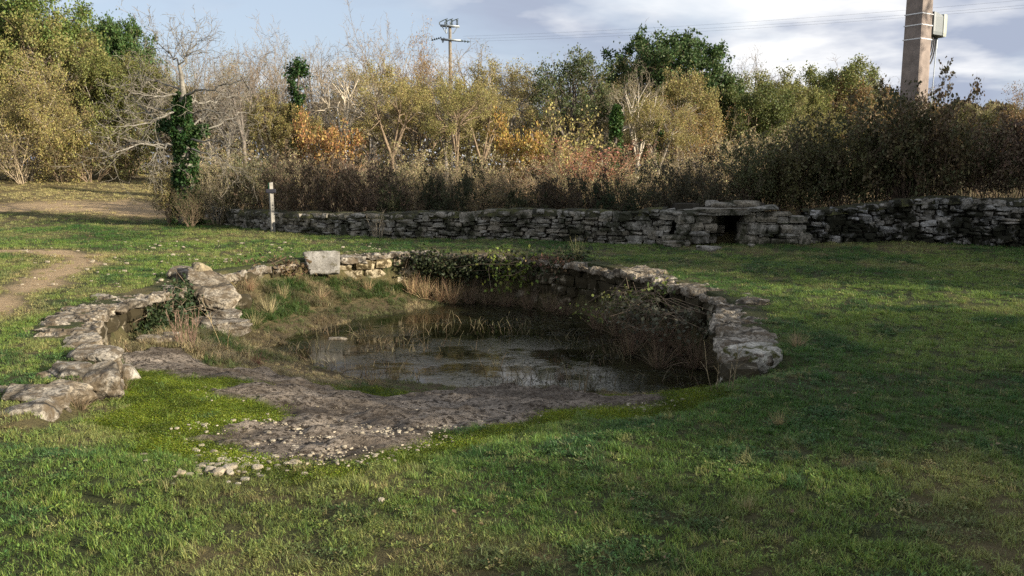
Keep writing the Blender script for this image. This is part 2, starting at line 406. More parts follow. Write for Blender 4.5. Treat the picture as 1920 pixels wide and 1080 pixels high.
# ------------------------------------------------------------------ ground sheet
def mat_ground():
    m, N, L, B = newmat('meadow_soil'); p = pos(N)
    a_rock = attr(N, 'rock').outputs['Fac']; a_moss = attr(N, 'moss').outputs['Fac']; a_path = attr(N, 'path').outputs['Fac']; a_dry = attr(N, 'dry').outputs['Fac']; a_mud = attr(N, 'mud').outputs['Fac']
    n1 = nz(N, L, 3, 8, .6, p); n2 = nz(N, L, 22, 6, .65, p); n3 = nz(N, L, 80, 4, .6, p); n0 = nz(N, L, .8, 5, .6, p)
    c = mixc(N, L, ramp(N, L, n2, [(.35, 0), (.65, 1)]), (.035, .042, .016), (.07, .075, .03))
    c = mixc(N, L, a_dry, c, mixc(N, L, n2, (.10, .08, .04), (.19, .15, .07)))
    pc = mixc(N, L, ramp(N, L, n2, [(.3, 0), (.7, 1)]), (.28, .19, .10), (.46, .34, .20))
    c = mixc(N, L, a_path, c, mixc(N, L, ramp(N, L, n3, [(.6, 0), (.68, 1)]), pc, (.55, .47, .36)))
    c = mixc(N, L, a_mud, c, mixc(N, L, n2, (.05, .04, .022), (.13, .10, .055)))
    mo = mixc(N, L, ramp(N, L, n2, [(.35, 0), (.65, 1)]), (.045, .065, .006), (.14, .19, .014))
    c = mixc(N, L, a_moss, c, mo)
    rk = mixc(N, L, ramp(N, L, n1, [(.36, 0), (.62, 1)]), (.125, .1, .074), (.36, .30, .235))
    rk = mixc(N, L, ramp(N, L, n2, [(.49, 0), (.58, 1)]), rk, (.055, .042, .029))
    rk = mixc(N, L, ramp(N, L, n0, [(.46, 0), (.6, .65)]), rk, (.07, .053, .037))
    rk = mixc(N, L, ramp(N, L, n3, [(.64, 0), (.7, .8)]), rk, (.45, .39, .3))
    c = mixc(N, L, a_rock, c, rk)
    L.new(c, B.inputs['Base Color']); B.inputs['Roughness'].default_value = .95; B.inputs['Specular IOR Level'].default_value = .15
    h = math_(N, L, 'ADD', math_(N, L, 'MULTIPLY', n2, 1.0), math_(N, L, 'MULTIPLY', n3, .5))
    h = math_(N, L, 'ADD', h, math_(N, L, 'MULTIPLY', n1, 1.5))
    bump(N, L, B, h, 1.0, .045)
    return m
M['ground'] = mat_ground()
def axis(lo, a, b, hi, step, grow):
    c = list(np.arange(a, b + 1e-6, step)); s = step; v = c[-1]
    while v < hi: s *= grow; v += s; c.append(v)
    s = step; v = c[0]; pre = []
    while v > lo: s *= grow; v -= s; pre.append(v)
    return np.array(pre[::-1] + c)
def build_ground():
    gx = axis(-420, -5.6, 3.4, 420, .045, 1.055); gy = axis(-60, 4.2, 17.0, 700, .05, 1.05)
    X, Y = np.meshgrid(gx, gy); x, y = X.ravel(), Y.ravel()
    z = height(x, y)
    s = slab_sd(x, y); rock = sst(.06, -.08, s)
    z = z + rock * ((fbm(x * 4, y * 4, 0, 91, 5, .62) - .45) * .16 + .02)
    sd, _ = poly_sd(x, y)
    mud = sst(-.62, -.82, z) * (sd < 0.1)
    bank = (sd < .05) * sst(8.0, 9.5, y) * (1 - rock)
    nx, ny = len(gx), len(gy)
    i = np.arange(nx - 1)[None, :] + np.arange(ny - 1)[:, None] * nx
    Q = np.stack([i, i + 1, i + nx + 1, i + nx], -1).reshape(-1, 4)
    at_ = {'rock': ('POINT', 'FLOAT', rock), 'moss': ('POINT', 'FLOAT', moss_mask(x, y) * (y > 3) * (y < 9.5) * (np.abs(x) < 6)), 'path': ('POINT', 'FLOAT', sst(.25, -.25, path_sd(x, y))),
           'dry': ('POINT', 'FLOAT', np.clip(dry_mask(x, y) + bank * .7, 0, 1)), 'mud': ('POINT', 'FLOAT', mud)}
    me = mk('ground', np.stack([x, y, z], 1), Q, M['ground'], True, at_)
    ob('ground', me, kind='structure')
build_ground()

# ------------------------------------------------------------------ water
def mat_water():
    m, N, L, B = newmat('murky_water'); p = pos(N)
    B.inputs['Base Color'].default_value = (.018, .017, .008, 1); B.inputs['Roughness'].default_value = .05; B.inputs['IOR'].default_value = 1.333; B.inputs['Specular IOR Level'].default_value = .3
    n1 = nz(N, L, 1.1, 4, .55, p); msk = ramp(N, L, n1, [(.46, 0.02), (.58, 1)])
    mp = N.new('ShaderNodeMapping'); mp.inputs['Scale'].default_value = (1, 1.7, 1); L.new(p, mp.inputs[0])
    n2 = nz(N, L, 26, 4, .6, mp.outputs[0]); n3 = nz(N, L, 2.2, 2, .5, p)
    h = math_(N, L, 'ADD', math_(N, L, 'MULTIPLY', n2, math_(N, L, 'MULTIPLY', msk, .5)), math_(N, L, 'MULTIPLY', n3, .35))
    c = mixc(N, L, ramp(N, L, n1, [(.4, 0), (.6, 1)]), (.007, .007, .003), (.014, .015, .006))
    L.new(c, B.inputs['Base Color'])
    bump(N, L, B, h, .09, .05)
    return m
gx, gy = np.meshgrid(np.linspace(-4.4, 2.75, 30), np.linspace(9.0, 16.5, 30)); i = np.arange(29)[None, :] + np.arange(29)[:, None] * 30
ob('pond_water', mk('pond_water', np.stack([gx.ravel(), gy.ravel(), np.full(900, WATER_Z)], 1), np.stack([i, i + 1, i + 31, i + 30], -1).reshape(-1, 4), mat_water()), kind='structure')

# ------------------------------------------------------------------ stone pieces
rngS = np.random.default_rng(3)
def stone_protos(n, mat, seed, rnd=5.0, amp=.16):
    out = []
    for k in range(n):
        V, Q = lattice(3, 2, 2); V = rounded(V, rnd)
        V = V + np.stack([fbm(V[:, 0] * 1.3 + 5 * k, V[:, 1] * 1.3, V[:, 2] * 1.3, seed + k * 7 + j, 3) - .5 for j in range(3)], 1) * amp * 3
        out.append(mk('stone', V * .5, Q, mat, False))
    return out
def resample(P, step):
    P = np.asarray(P, float); d = np.r_[0, np.cumsum(np.hypot(*np.diff(P, axis=0).T))]
    s = np.arange(0, d[-1], step); return np.stack([np.interp(s, d, P[:, 0]), np.interp(s, d, P[:, 1])], 1)
class Path:
    def __init__(s, P, smooth=True):
        P = np.asarray(P, float)
        if smooth:
            E = np.vstack([2 * P[0] - P[1], P, 2 * P[-1] - P[-2]]); out = []
            for i in range(1, len(E) - 2):
                t = np.linspace(0, 1, 12, endpoint=False)[:, None]; a, b, c, d = E[i - 1:i + 3]
                out.append(.5 * ((2 * b) + (c - a) * t + (2 * a - 5 * b + 4 * c - d) * t ** 2 + (-a + 3 * b - 3 * c + d) * t ** 3))
            P = np.vstack(out + [P[-1:]])
        s.P = P; s.d = np.r_[0, np.cumsum(np.hypot(*np.diff(P, axis=0).T))]; s.len = s.d[-1]
    def p(s, t): return np.stack([np.interp(t, s.d, s.P[:, 0]), np.interp(t, s.d, s.P[:, 1])], -1)
    def tan(s, t):
        a, b = s.p(np.clip(np.asarray(t) - .08, 0, s.len)), s.p(np.clip(np.asarray(t) + .08, 0, s.len)); return unit(b - a)
    def s_at(s, xy):
        q = np.linspace(0, s.len, 800); return q[np.argmin(((s.p(q) - np.asarray(xy)) ** 2).sum(1))]

# ---- basin wall: from the near end of the left wing round the back to the near end on the right
RIM = Path(POLY[3:NWALL + 1])
basin = thing('basin_wall', 'curved retaining wall of weathered limestone slabs around the pond basin', 'wall', (0, 0, 0))
def rim_slab(s0, s1, w_in, w_out, ztop, thick, seed, mat, tilt=0.0):
    """a coping slab that follows the rim from s0 to s1"""
    L = s1 - s0; W_ = w_in + w_out
    V, Q = lattice(max(4, int(L / .024)), max(4, int(W_ / .024)), 5); V = rounded(V, 20)
    s = (s0 + s1) / 2 + V[:, 0] * L / 2; o = (V[:, 1] * W_ / 2) + (w_out - w_in) / 2
    e1 = (fbm(s * 3.1, 0 * s + seed, V[:, 2] * .35, seed, 5, .65) - .5)
    kn = np.arange(-2, RIM.len + 2, .13); rj = np.random.default_rng(seed); jag = np.interp(s + .35 * V[:, 2] * .1, kn, rj.uniform(-.5, .5, len(kn))); jag2 = np.interp(s, kn, rj.uniform(-.5, .5, len(kn)))
    o = o + np.abs(V[:, 1]) * (e1 * .14 + np.where(V[:, 1] < 0, jag * .12, jag2 * .22))
    s = s + (fbm(o * 4, V[:, 2], 0 * s + seed, seed + 3, 3) - .5) * .14 * np.abs(V[:, 0])
    C = RIM.p(np.clip(s, 0, RIM.len)); T = RIM.tan(np.clip(s, 0, RIM.len)); Nv = np.stack([-T[:, 1], T[:, 0]], 1)
    ext = (s - np.clip(s, 0, RIM.len))[:, None] * T
    xy = C + ext + Nv * o[:, None]
    z = ztop - thick / 2 + V[:, 2] * thick / 2 + (fbm(xy[:, 0] * 3.2, xy[:, 1] * 3.2, V[:, 2] * .4, seed + 9, 5, .6) - .5) * .05 + tilt * o
    lay = fbm(xy[:, 0] * 2.6, xy[:, 1] * 2.6, 0, seed + 15, 5, .6); z = z - (V[:, 2] > -.2) * (np.floor(np.clip(lay - .38, 0, .5) / .075) * .018)
    z = z + (fbm(xy[:, 0] * 14, xy[:, 1] * 14, V[:, 2], seed + 5, 4, .7) - .5) * .04
    P = np.stack([xy[:, 0], xy[:, 1], z], 1); c = P.mean(0); c[2] = P[:, 2].min()
    me = mk('coping_slab', P - c, Q, mat, False)
    return me, c
S_BREAK0, S_BREAK1 = RIM.s_at((-4.75, 11.9)), RIM.s_at((-4.8, 13.3))
S_CONC0, S_CONC1 = RIM.s_at((-3.95, 15.1)), RIM.s_at((-3.3, 15.72))
S_LIT1 = RIM.s_at((-1.9, 16.4)); S_DARK1 = RIM.s_at((1.1, 15.0)); S_LEFT = -1
# POLY runs clockwise (left wing away from the viewer, round, back): the outward side is to the left of travel
s = 0.0; k = 0
while s < RIM.len - .2:
    wing = s < S_LEFT
    L_ = rngS.uniform(.8, 1.3) if s < S_BREAK0 else rngS.uniform(.45, .95)
    L_ = min(L_, RIM.len - s)
    if RIM.len - s - L_ < .45: L_ = RIM.len - s
    e = s + L_
    if (S_BREAK0 - .1 < s < S_BREAK1) or (S_CONC0 - .3 < s < S_CONC1): s += .1; continue
    mid = (s + e) / 2
    wo = rngS.uniform(.46, .64) if s < S_BREAK0 else rngS.uniform(.38, .54)
    zt = rngS.uniform(.0, .045)
    if S_BREAK1 <= s < S_CONC0: wo, zt = .35, rngS.uniform(-.06, 0)
    if S_LIT1 < s < S_DARK1: wo, zt = .2, .0
    me, c = rim_slab(s + .02, e - .02, rngS.uniform(.02, .14), wo, zt, rngS.uniform(.09, .14), 100 + k, M['rim'], rngS.uniform(-.05, .05))
    ob('coping_slab', me, basin, loc=c); k += 1; s = e
# facing stones below the coping
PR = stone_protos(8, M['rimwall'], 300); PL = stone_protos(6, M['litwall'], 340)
def face_stones():
    cz = 0
    top = -.07
    for course in range(6):
        s = rngS.uniform(0, .2); h = [.17, .2, .18, .22, .2, .2][course]
        while s < RIM.len:
            L_ = rngS.uniform(.24, .58)
            m_ = min(s + L_ / 2, RIM.len); c = RIM.p(m_); T = RIM.tan(m_); Nv = np.array([-T[1], T[0]])
            q = c - Nv * .1; fz = hz(q[0], q[1])
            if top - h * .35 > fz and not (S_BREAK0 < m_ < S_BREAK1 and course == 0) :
                lit = S_CONC0 - .2 < m_ < S_LIT1 + .1 and m_ > S_CONC1  # stretch in sun takes the paler stones
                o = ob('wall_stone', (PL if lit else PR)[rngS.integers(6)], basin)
                p = c + Nv * (.10 + rngS.uniform(-.02, .05) + .02 * course)
                if course == 5 or True: pass
                o.location = (p[0], p[1], top - h / 2); o.rotation_euler = (rngS.normal() * .05, rngS.normal() * .05, math.atan2(T[1], T[0]) + rngS.normal() * .06 + (math.pi if rngS.random() < .5 else 0))
                o.scale = (L_ * 1.04, rngS.uniform(.26, .4), h * 1.08)
            s += L_
        top -= h
face_stones()
# dark earth packed behind the facing so that no gaps show
def core_strip():
    q = np.arange(0, RIM.len, .15); C = RIM.p(q); T = RIM.tan(q); Nv = np.stack([-T[:, 1], T[:, 0]], 1)
    V = []; 
    for off, zz in ((.14, -1.25), (.14, -.1), (.3, -.1), (.3, -1.25)):
        xy = C + Nv * off; V.append(np.column_stack([xy, np.full(len(q), zz)]))
    n = len(q); V = np.concatenate(V); Q = []
    for j in range(3):
        i = np.arange(n - 1); Q.append(np.stack([j * n + i, j * n + i + 1, (j + 1) * n + i + 1, (j + 1) * n + i], 1))
    ob('packed_earth', mk('packed_earth', V, np.concatenate(Q), M['core']), basin)
core_strip()
# the square end block on the right with the stone below it
def place_rock(name, c, size, rot, seed, mat, parent=None, res=.03, **kw):
    me = rock_mesh(name, size, res, seed, mat, **{k: kw.pop(k) for k in ('rnd', 'amp', 'freq', 'chip') if k in kw})
    return ob(name, me, parent, loc=c, rot=rot, **kw)
place_rock('end_block', (2.27, 7.68, -.085), (.62, .44, .23), (0.02, -.02, .06), 501, M['greenstone'], basin, .022, rnd=7, amp=.10, label='lichen-spotted square block at the near end of the wall')
place_rock('end_block', (2.1, 7.62, -.38), (.36, .34, .34), (0, 0, .2), 503, M['greenstone'], basin, .025, rnd=5, amp=.13)
place_rock('end_block', (2.55, 7.5, -.13), (.2, .18, .12), (0, 0, .5), 504, M['greenstone'], basin, .025, rnd=4, amp=.15)
# pale concrete slab set into the far rim
def conc():
    c = at(604, 493, 15.5); size = (.66, .10, .44)
    V, Q = lattice(18, 4, 12); V = rounded(V, 18)
    P = V * np.array(size) / 2
    k = (P[:, 2] < -.05); tri = (P[:, 2] + .22) / .44
    P[:, 0] = np.where(P[:, 0] < 0, P[:, 0] * (.68 + .36 * tri), P[:, 0] * (.93 + .07 * tri))
    P[:, 2] += (fbm(P[:, 0] * 9, P[:, 1] * 9, 0, 7, 4, .6) - .5) * .07 * (P[:, 2] < 0) + (fbm(P[:, 0] * 14, 0, 0, 9, 3) - .5) * .025 * (P[:, 2] > .1)
    P[:, 1] += (fbm(P[:, 0] * 5, 0, P[:, 2] * 5, 8, 3) - .5) * .015
    return ob('concrete_slab', mk('concrete_slab', P, Q, M['concrete']), None, loc=c, rot=(R(-24), 0, R(14)), label='smooth pale grey concrete slab leaning in the far rim of the pond', category='slab')
conc()
# the low left wing: separate rough blocks stepping towards the viewer
for i, (px, py, zt, size, rz) in enumerate(((48, 772, .02, (.40, .34, .26), 8), (-40, 780, .0, (.42, .36, .2), -10), (66, 748, .03, (.44, .28, .2), 4), (118, 732, .02, (.34, .30, .26), -6), (20, 742, .0, (.3, .2, .14), 20), (138, 700, .05, (.36, .36, .2), 3), (95, 712, .0, (.2, .16, .1), 30),
                                               (184, 704, .03, (.30, .34, .34), 24), (178, 668, .05, (.40, .26, .18), -4), (152, 652, .03, (.32, .22, .16), 10), (156, 640, .05, (.34, .22, .16), -8), (200, 680, -.02, (.2, .2, .2), 40))):
    p = G(px, py, zt - .04); size = tuple(v * f for v, f in zip(size, (1.1, 1.02, .8))); me = rock_mesh('wing_block', size, .018, 560 + i, M['rim'], rnd=13, amp=.15, chip=.35, freq=3.2); ob('wing_block', me, basin, loc=(p[0], p[1], zt - size[2] / 2 + .02), rot=(rngS.normal() * .07, rngS.normal() * .07, R(rz)))
# broken slabs and ledges on the left
def loose(name, px, py, z, size, rot, seed, label, cat='rock', mat='rim', **kw):
    c = G(px, py, z); return place_rock(name, c, size, rot, seed, M[mat], None, .03, label=label, category=cat, **kw)
def tilted():
    A, B_ = np.array((-4.8, 12.75, .10)), np.array((-4.05, 12.0, -.36)); ax = unit(B_ - A); w = unit(np.array((.5, .8, .12))); n = unit(np.cross(ax, w)); n = n if n[2] > 0 else -n; w = np.cross(n, ax)
    me = rock_mesh('tilted_slab', (1.12, .62, .2), .028, 520, M['rim'], rnd=8, amp=.14, chip=.2); o = ob('tilted_slab', me, None, label='large tilted limestone slab that slid off the broken rim beside the ivy', category='rock')
    m4 = Matrix(((ax[0], w[0], n[0], 0), (ax[1], w[1], n[1], 0), (ax[2], w[2], n[2], 0), (0, 0, 0, 1))); m4.translation = Vector((A + B_) / 2); o.matrix_world = m4
tilted()
loose('rim_rock', 348, 516, .02, (.5, .42, .24), (R(5), R(6), R(20)), 521, 'pale knobbly rock at the top of the tilted slab', amp=.2, rnd=4)
loose('rim_rock', 375, 512, .08, (.26, .3, .26), (R(5), R(20), R(50)), 522, 'ochre-topped rock perched above the tilted slab', mat='litwall', amp=.2, rnd=4)
loose('rock_ledge', 412, 612, -.52, (.75, .55, .2), (R(3), R(4), R(-12)), 523, 'flat layered rock ledge with pale rounded nose above the waterline', chip=.4, amp=.14)
loose('rock_ledge', 420, 590, -.42, (.5, .4, .14), (R(4), R(3), R(-25)), 524, 'thin flat rock just above the layered ledge', chip=.4, amp=.15)
loose('rock_ledge', 450, 566, -.40, (.34, .3, .2), (R(2), R(8), R(15)), 525, 'small brown rock below the foot of the tilted slab', mat='rimwall', amp=.2)
loose('flat_stone', 293, 636, -.38, (.42, .26, .08), (0, R(2), R(8)), 526, 'flat pale stone lying by the moss patch under the left wall', chip=.3)
loose('flat_stone', 322, 628, -.40, (.2, .14, .07), (0, R(2), R(30)), 527, 'small pale stone beside the flat pale stone under the ivy', chip=.3)
loose('rim_rock', 238, 712, -.24, (.2, .2, .24), (R(10), R(5), R(60)), 529, 'upright small stone at the foot of the slumped block', amp=.16, rnd=4.5)
loose('rim_rock', 632, 636, WATER_Z + .0, (.3, .1, .06), (0, 0, 0), 532, 'pale flat stone breaking the water near the left bank')

# ---- field wall (dry stone)
def dry_wall(name, label, path, hfun, mats, course_h=.115, len_rng=(.14, .40), depth=.36, limit=300, seed=0, cap=True):
    rg = np.random.default_rng(seed)
    t = thing(name, label, 'wall', (*path.p(0), 0))
    base0 = t.location.copy()
    cells = []
    s = 0.0; cz = 0
    course = 0
    while course * course_h < 1.3:
        s = rg.uniform(-.2, 0)
        while s < path.len:
            L_ = rg.uniform(*len_rng) * (1.25 if rg.random() < .15 else 1); m = np.clip(s + L_ / 2, 0, path.len)
            H = float(hfun(m)); nc = max(2, round(H / course_h)); ch = H / nc
            if course < nc:
                dbl = rg.random()
                if dbl < .13 and course < nc - 1: cells.append((m, L_ * 1.15, ch * course, ch * 1.9, False))
                elif dbl > .74: cells.append((m, L_, ch * course, ch * .52, False)); cells.append((m + rg.normal() * .03, L_ * rg.uniform(.7, 1.1), ch * (course + .5), ch * .5, course == nc - 1))
                elif dbl > .66: cells.append((m - L_ * .26, L_ * .5, ch * course, ch, False)); cells.append((m + L_ * .24, L_ * .48, ch * course, ch * .9, False))
                else: cells.append((m, L_, ch * course, ch, course == nc - 1))
            s += L_
        course += 1
    P1 = stone_protos(12, mats[0], seed + 10, 7, .22)
    vis = cells
    order = sorted(range(len(cells)), key=lambda i: -cells[i][1] * cells[i][3])
    keep = set(order[:limit]); rest = MB()
    for i, (m, L_, z0, ch, topc) in enumerate(vis):
        c = path.p(m); T = path.tan(m); Nv = np.array([T[1], -T[0]])      # towards the viewer
        g = hz(c[0] + Nv[0] * .25, c[1] + Nv[1] * .25)
        hs = ch * rg.uniform(.85, 1.15); y0 = rg.uniform(-.06, .06)
        p = c + Nv * y0; loc = np.array([p[0], p[1], g - .03 + z0 + ch / 2 + rg.normal() * .008])
        rot = Euler((rg.normal() * .08, rg.normal() * .09, math.atan2(T[1], T[0]) + rg.normal() * .1 + (math.pi if rg.random() < .5 else 0)))
        scl = (L_ * .97, depth * rg.uniform(.8, 1.1), hs)
        me = P1[rg.integers(12)]
        if i in keep:
            o = ob('stone', me, t); o.location = Vector(loc) - base0; o.rotation_euler = rot; o.scale = scl
        else:
            V = np.empty(len(me.vertices) * 3); me.vertices.foreach_get('co', V); V = V.reshape(-1, 3) * np.array(scl) @ np.array(rot.to_matrix()).T + loc - np.array(base0)
            Q = np.empty(len(me.loops), np.int32); me.loops.foreach_get('vertex_index', Q); rest.add(V, Q.reshape(-1, 4))
    if rest.V: ob('small_stones', rest.mesh('small_stones', mats[0], False), t, kind='stuff')
    # dark wall core behind the face, put in to block light
    q = np.arange(0, path.len, .3); C = path.p(q); T = path.tan(q); Nv = np.stack([T[:, 1], -T[:, 0]], 1)
    Hh = np.array([float(hfun(a)) for a in q]); gz = height(C[:, 0] + Nv[:, 0] * .25, C[:, 1] + Nv[:, 1] * .25)
    V = []
    for off, kind in ((.02, 0), (.02, 1), (-.45, 1), (-.45, 0)):
        V.append(np.column_stack([C + Nv * off, gz - .1 if kind == 0 else gz + Hh - .07]))
    n = len(q); i = np.arange(n - 1)
    Q = np.concatenate([np.stack([j * n + i, j * n + i + 1, (j + 1) * n + i + 1, (j + 1) * n + i], 1) for j in range(3)])
    ob('light_block_core', mk('light_block_core', np.concatenate(V) - np.array(base0), Q, M['core']), t)
    if cap:                                   # cushion of moss along the top
        q = np.arange(0, path.len, .05); u = np.linspace(0, 1, 9); C = path.p(q); T = path.tan(q); Nv = np.stack([T[:, 1], -T[:, 0]], 1)
        Hh = np.interp(q, np.arange(0, path.len, .3), Hh); gz = np.interp(q, np.arange(0, path.len, .3), gz)
        SS, UU = np.meshgrid(q, u, indexing='ij'); off = .17 - UU * .7
        n1 = fbm(SS * 2.2, UU * 2, 0, seed + 3, 4); thick = (sst(.36, .66, n1) * .07 + .005) * np.sin(np.clip(UU, 0, 1) * math.pi) ** .5
        off = off + (n1 - .5) * .2 * (1 - UU)
        X = C[:, None, 0] + Nv[:, None, 0] * off; Yy = C[:, None, 1] + Nv[:, None, 1] * off
        Z = (gz + Hh)[:, None] - .055 + thick + (fbm(SS * 14, UU * 9, 0, seed + 6, 3) - .5) * .04 - .1 * (UU < .01)
        ns, nu = SS.shape; i = (np.arange(ns - 1)[:, None] * nu + np.arange(nu - 1)[None, :]).ravel()
        Q = np.stack([i, i + nu, i + nu + 1, i + 1], 1)
        ob('moss_cap', mk('moss_cap', np.stack([X.ravel(), Yy.ravel(), Z.ravel()], 1) - np.array(base0), Q, M['mosscap']), t)
    return t
def mat_mosscap():
    m, N, L, B = newmat('wall_moss'); p = pos(N)
    n1 = nz(N, L, 4, 6, .65, p); n2 = nz(N, L, 60, 4, .6, p)
    c = ramp(N, L, n1, [(.35, (.02, .018, .01)), (.5, (.045, .042, .014)), (.68, (.11, .11, .025))])
    c = mixc(N, L, .6, c, ramp(N, L, n2, [(.3, .25), (.7, 1.5)]), 'MULTIPLY')
    L.new(c, B.inputs['Base Color']); B.inputs['Roughness'].default_value = .95; bump(N, L, B, n2, 1, .03); return m
M['mosscap'] = mat_mosscap()
wl = Path(WALLP[:8], False); 
hl = lambda s: np.interp(s, [0, 1.5, wl.len * .3, wl.len * .6, wl.len], [.34, .36, .48, .58, .78])
dry_wall('field_wall', 'long low grey dry stone wall with moss on top below the bramble hedge', wl, hl, [M['drystone']], .105, (.13, .38), seed=40)
wr = Path([G(1512, 458)[:2] + [0, .1], *WALLP[10:]], False)
hr = lambda s: np.interp(s, [0, .8, 2.6, wr.len], [.72, .78, 1.0, 1.06])
dry_wall('mossy_wall', 'taller pale stone wall with dark moss patches under the utility pole', wr, hr, [M['darkstone']], .125, (.12, .34), seed=60)

# ---- stone shelter with a square opening let into the wall
def shelter():
    Y = 18.35
    t = thing('stone_shelter', 'dark stone shelter with a square opening and flat lintel slabs in the wall', 'shelter', (*at(1380, 455, Y)[:2], 0))
    b = np.array(t.location); PS = stone_protos(8, M['drystone'], 77, 5.5, .15)
    rg = np.random.default_rng(5)
    def st(x0, x1, y0, y1, dy=0.0, d=.5):     # pixel box of one stone on the front plane
        p = at((x0 + x1) / 2, (y0 + y1) / 2, Y + dy); sx = (x1 - x0) / FPX * Y; sz = (y1 - y0) / FPX * Y
        o = ob('stone', PS[rg.integers(8)], t); o.location = Vector(p - b); o.scale = (sx * 1.08, d * rg.uniform(.85, 1.1), sz * 1.1); o.rotation_euler = (rg.normal() * .03, rg.normal() * .03, rg.normal() * .05)
        return o
    # left jamb, course by course
    for (y0, y1, xs) in ((396, 403, (1262, 1285, 1318)), (403, 418, (1268, 1280, 1298, 1332)), (418, 432, (1270, 1292, 1316, 1342)), (432, 440, (1266, 1290, 1328)), (438, 455, (1282, 1294, 1328)), (441, 448, (1242, 1284)), (449, 462, (1246, 1288))):
        for a, c in zip(xs[:-1], xs[1:]): st(a, c, y0, y1, -.15 if y0 in (441, 449) else rg.uniform(-.05, .03))
    # right jamb
    for (y0, y1, xs) in ((397, 405, (1392, 1412, 1440, 1480)), (405, 416, (1391, 1414, 1452, 1475, 1510)), (416, 420, (1386, 1398, 1452)), (419, 438, (1384, 1398, 1432, 1455)), (420, 436, (1456, 1480, 1508)), (438, 458, (1380, 1416)), (437, 442, (1417, 1438)), (442, 458, (1417, 1440)), (437, 446, (1454, 1492)), (446, 458, (1440, 1464, 1492)), (436, 458, (1492, 1515))):
        for a, c in zip(xs[:-1], xs[1:]): st(a, c, y0, y1, rg.uniform(-.05, .04))
    # receding inner left cheek
    for k in range(2):
        for (y0, y1) in ((404, 419), (420, 436), (437, 456)): st(1322 + 13 * k, 1342 + 13 * k, y0, y1, .4 + .35 * k, .34)
    # lintel and roof slabs
    for i, (x0, x1, y0, y1, dy, d) in enumerate(((1290, 1400, 396, 402, -.1, .9), (1300, 1420, 390, 396, -.05, .9), (1385, 1455, 388, 394, -.12, .8), (1330, 1380, 380, 389, .1, .6), (1372, 1425, 377, 387, .15, .5), (1268, 1335, 392, 397, .1, .7), (1322, 1350, 376, 386, .2, .4))):
        p = at((x0 + x1) / 2, (y0 + y1) / 2, Y + dy + .15); size = ((x1 - x0) / FPX * Y, d, (y1 - y0) / FPX * Y * 1.15)
        me = rock_mesh('lintel_slab', size, .05, 700 + i, M['drystone'], rnd=9, amp=.14, freq=1.0)
        ob('lintel_slab', me, t, loc=p - b, rot=(0, R(-7 if i == 2 else rg.normal() * 1.5), rg.normal() * .08))
    # dark chamber: back and sides and roof
    mb = MB(); x0 = at(1326, 430, Y)[0]; x1 = at(1386, 430, Y)[0]
    mb.box(np.array([(x0 + x1) / 2, Y + 1.5, .3]) - b, (1.6, .2, .95)); mb.box(np.array([x1 + .35, Y + .85, .4]) - b, (.5, 1.2, 1.0)); mb.box(np.array([x0 - .35, Y + .95, .4]) - b, (.5, 1.1, .95))
    mb.box(np.array([(x0 + x1) / 2, Y + .95, .80]) - b, (1.5, 1.0, .06))
    ob('chamber', mb.mesh('chamber', M['core'], False), t)
    return t
shelter()
for i, (px, py, sz, lab) in enumerate(((1330, 466, (.5, .3, .12), 'flat pale stone lying in the grass before the shelter opening'), (1262, 458, (.42, .3, .16), 'layered pale block at the left foot of the stone shelter'), (1408, 461, (.16, .12, .07), 'small stone at the right foot of the shelter opening'))):
    p = G(px, py, .05); place_rock('fallen_stone', (p[0], p[1], hz(p[0], p[1]) + sz[2] * .3), sz, (0, R(3), R(12 * i)), 740 + i, M['drystone'], None, .03, label=lab, category='stone', chip=.3)

# ------------------------------------------------------------------ signpost, poles, wires
def flatmat(name, col, rough=.6, metal=0.0, var=.25, scale=12):
    m, N, L, B = newmat(name); p = pos(N); f = nz(N, L, scale, 5, .6, p)
    c = mixc(N, L, ramp(N, L, f, [(.3, 0), (.7, 1)]), tuple(x * (1 - var) for x in col), tuple(min(1, x * (1 + var)) for x in col))
    L.new(c, B.inputs['Base Color']); B.inputs['Roughness'].default_value = rough; B.inputs['Metallic'].default_value = metal
    bump(N, L, B, nz(N, L, scale * 6, 3, .6, p), .25, .01); return m
M['post'] = flatmat('weathered_post', (.27, .25, .21), .8)
M['plate'] = flatmat('slate_plate', (.016, .016, .024), .75, var=.4, scale=30)
M['green'] = flatmat('green_paint', (.02, .16, .06), .5)
M['pole'] = flatmat('pole_concrete', (.23, .185, .155), .85, var=.3, scale=5)
M['strap'] = flatmat('steel_strap', (.55, .54, .52), .35, .8, .1)
M['cable'] = flatmat('black_cable', (.02, .02, .02), .5)
M['box'] = flatmat('grey_enclosure', (.15, .165, .165), .45, var=.06)
M['boxlit'] = flatmat('sunlit_enclosure_lid', (.30, .32, .27), .5, var=.08)  # paler copy of the box grey, the sunlit side put into the colour
M['wood'] = flatmat('pole_wood', (.2, .175, .135), .85, var=.3)
M['galv'] = flatmat('galvanised_steel', (.30, .33, .34), .5, .5, .15)
M['insul'] = flatmat('glass_insulator', (.05, .07, .07), .2, 0, .2)

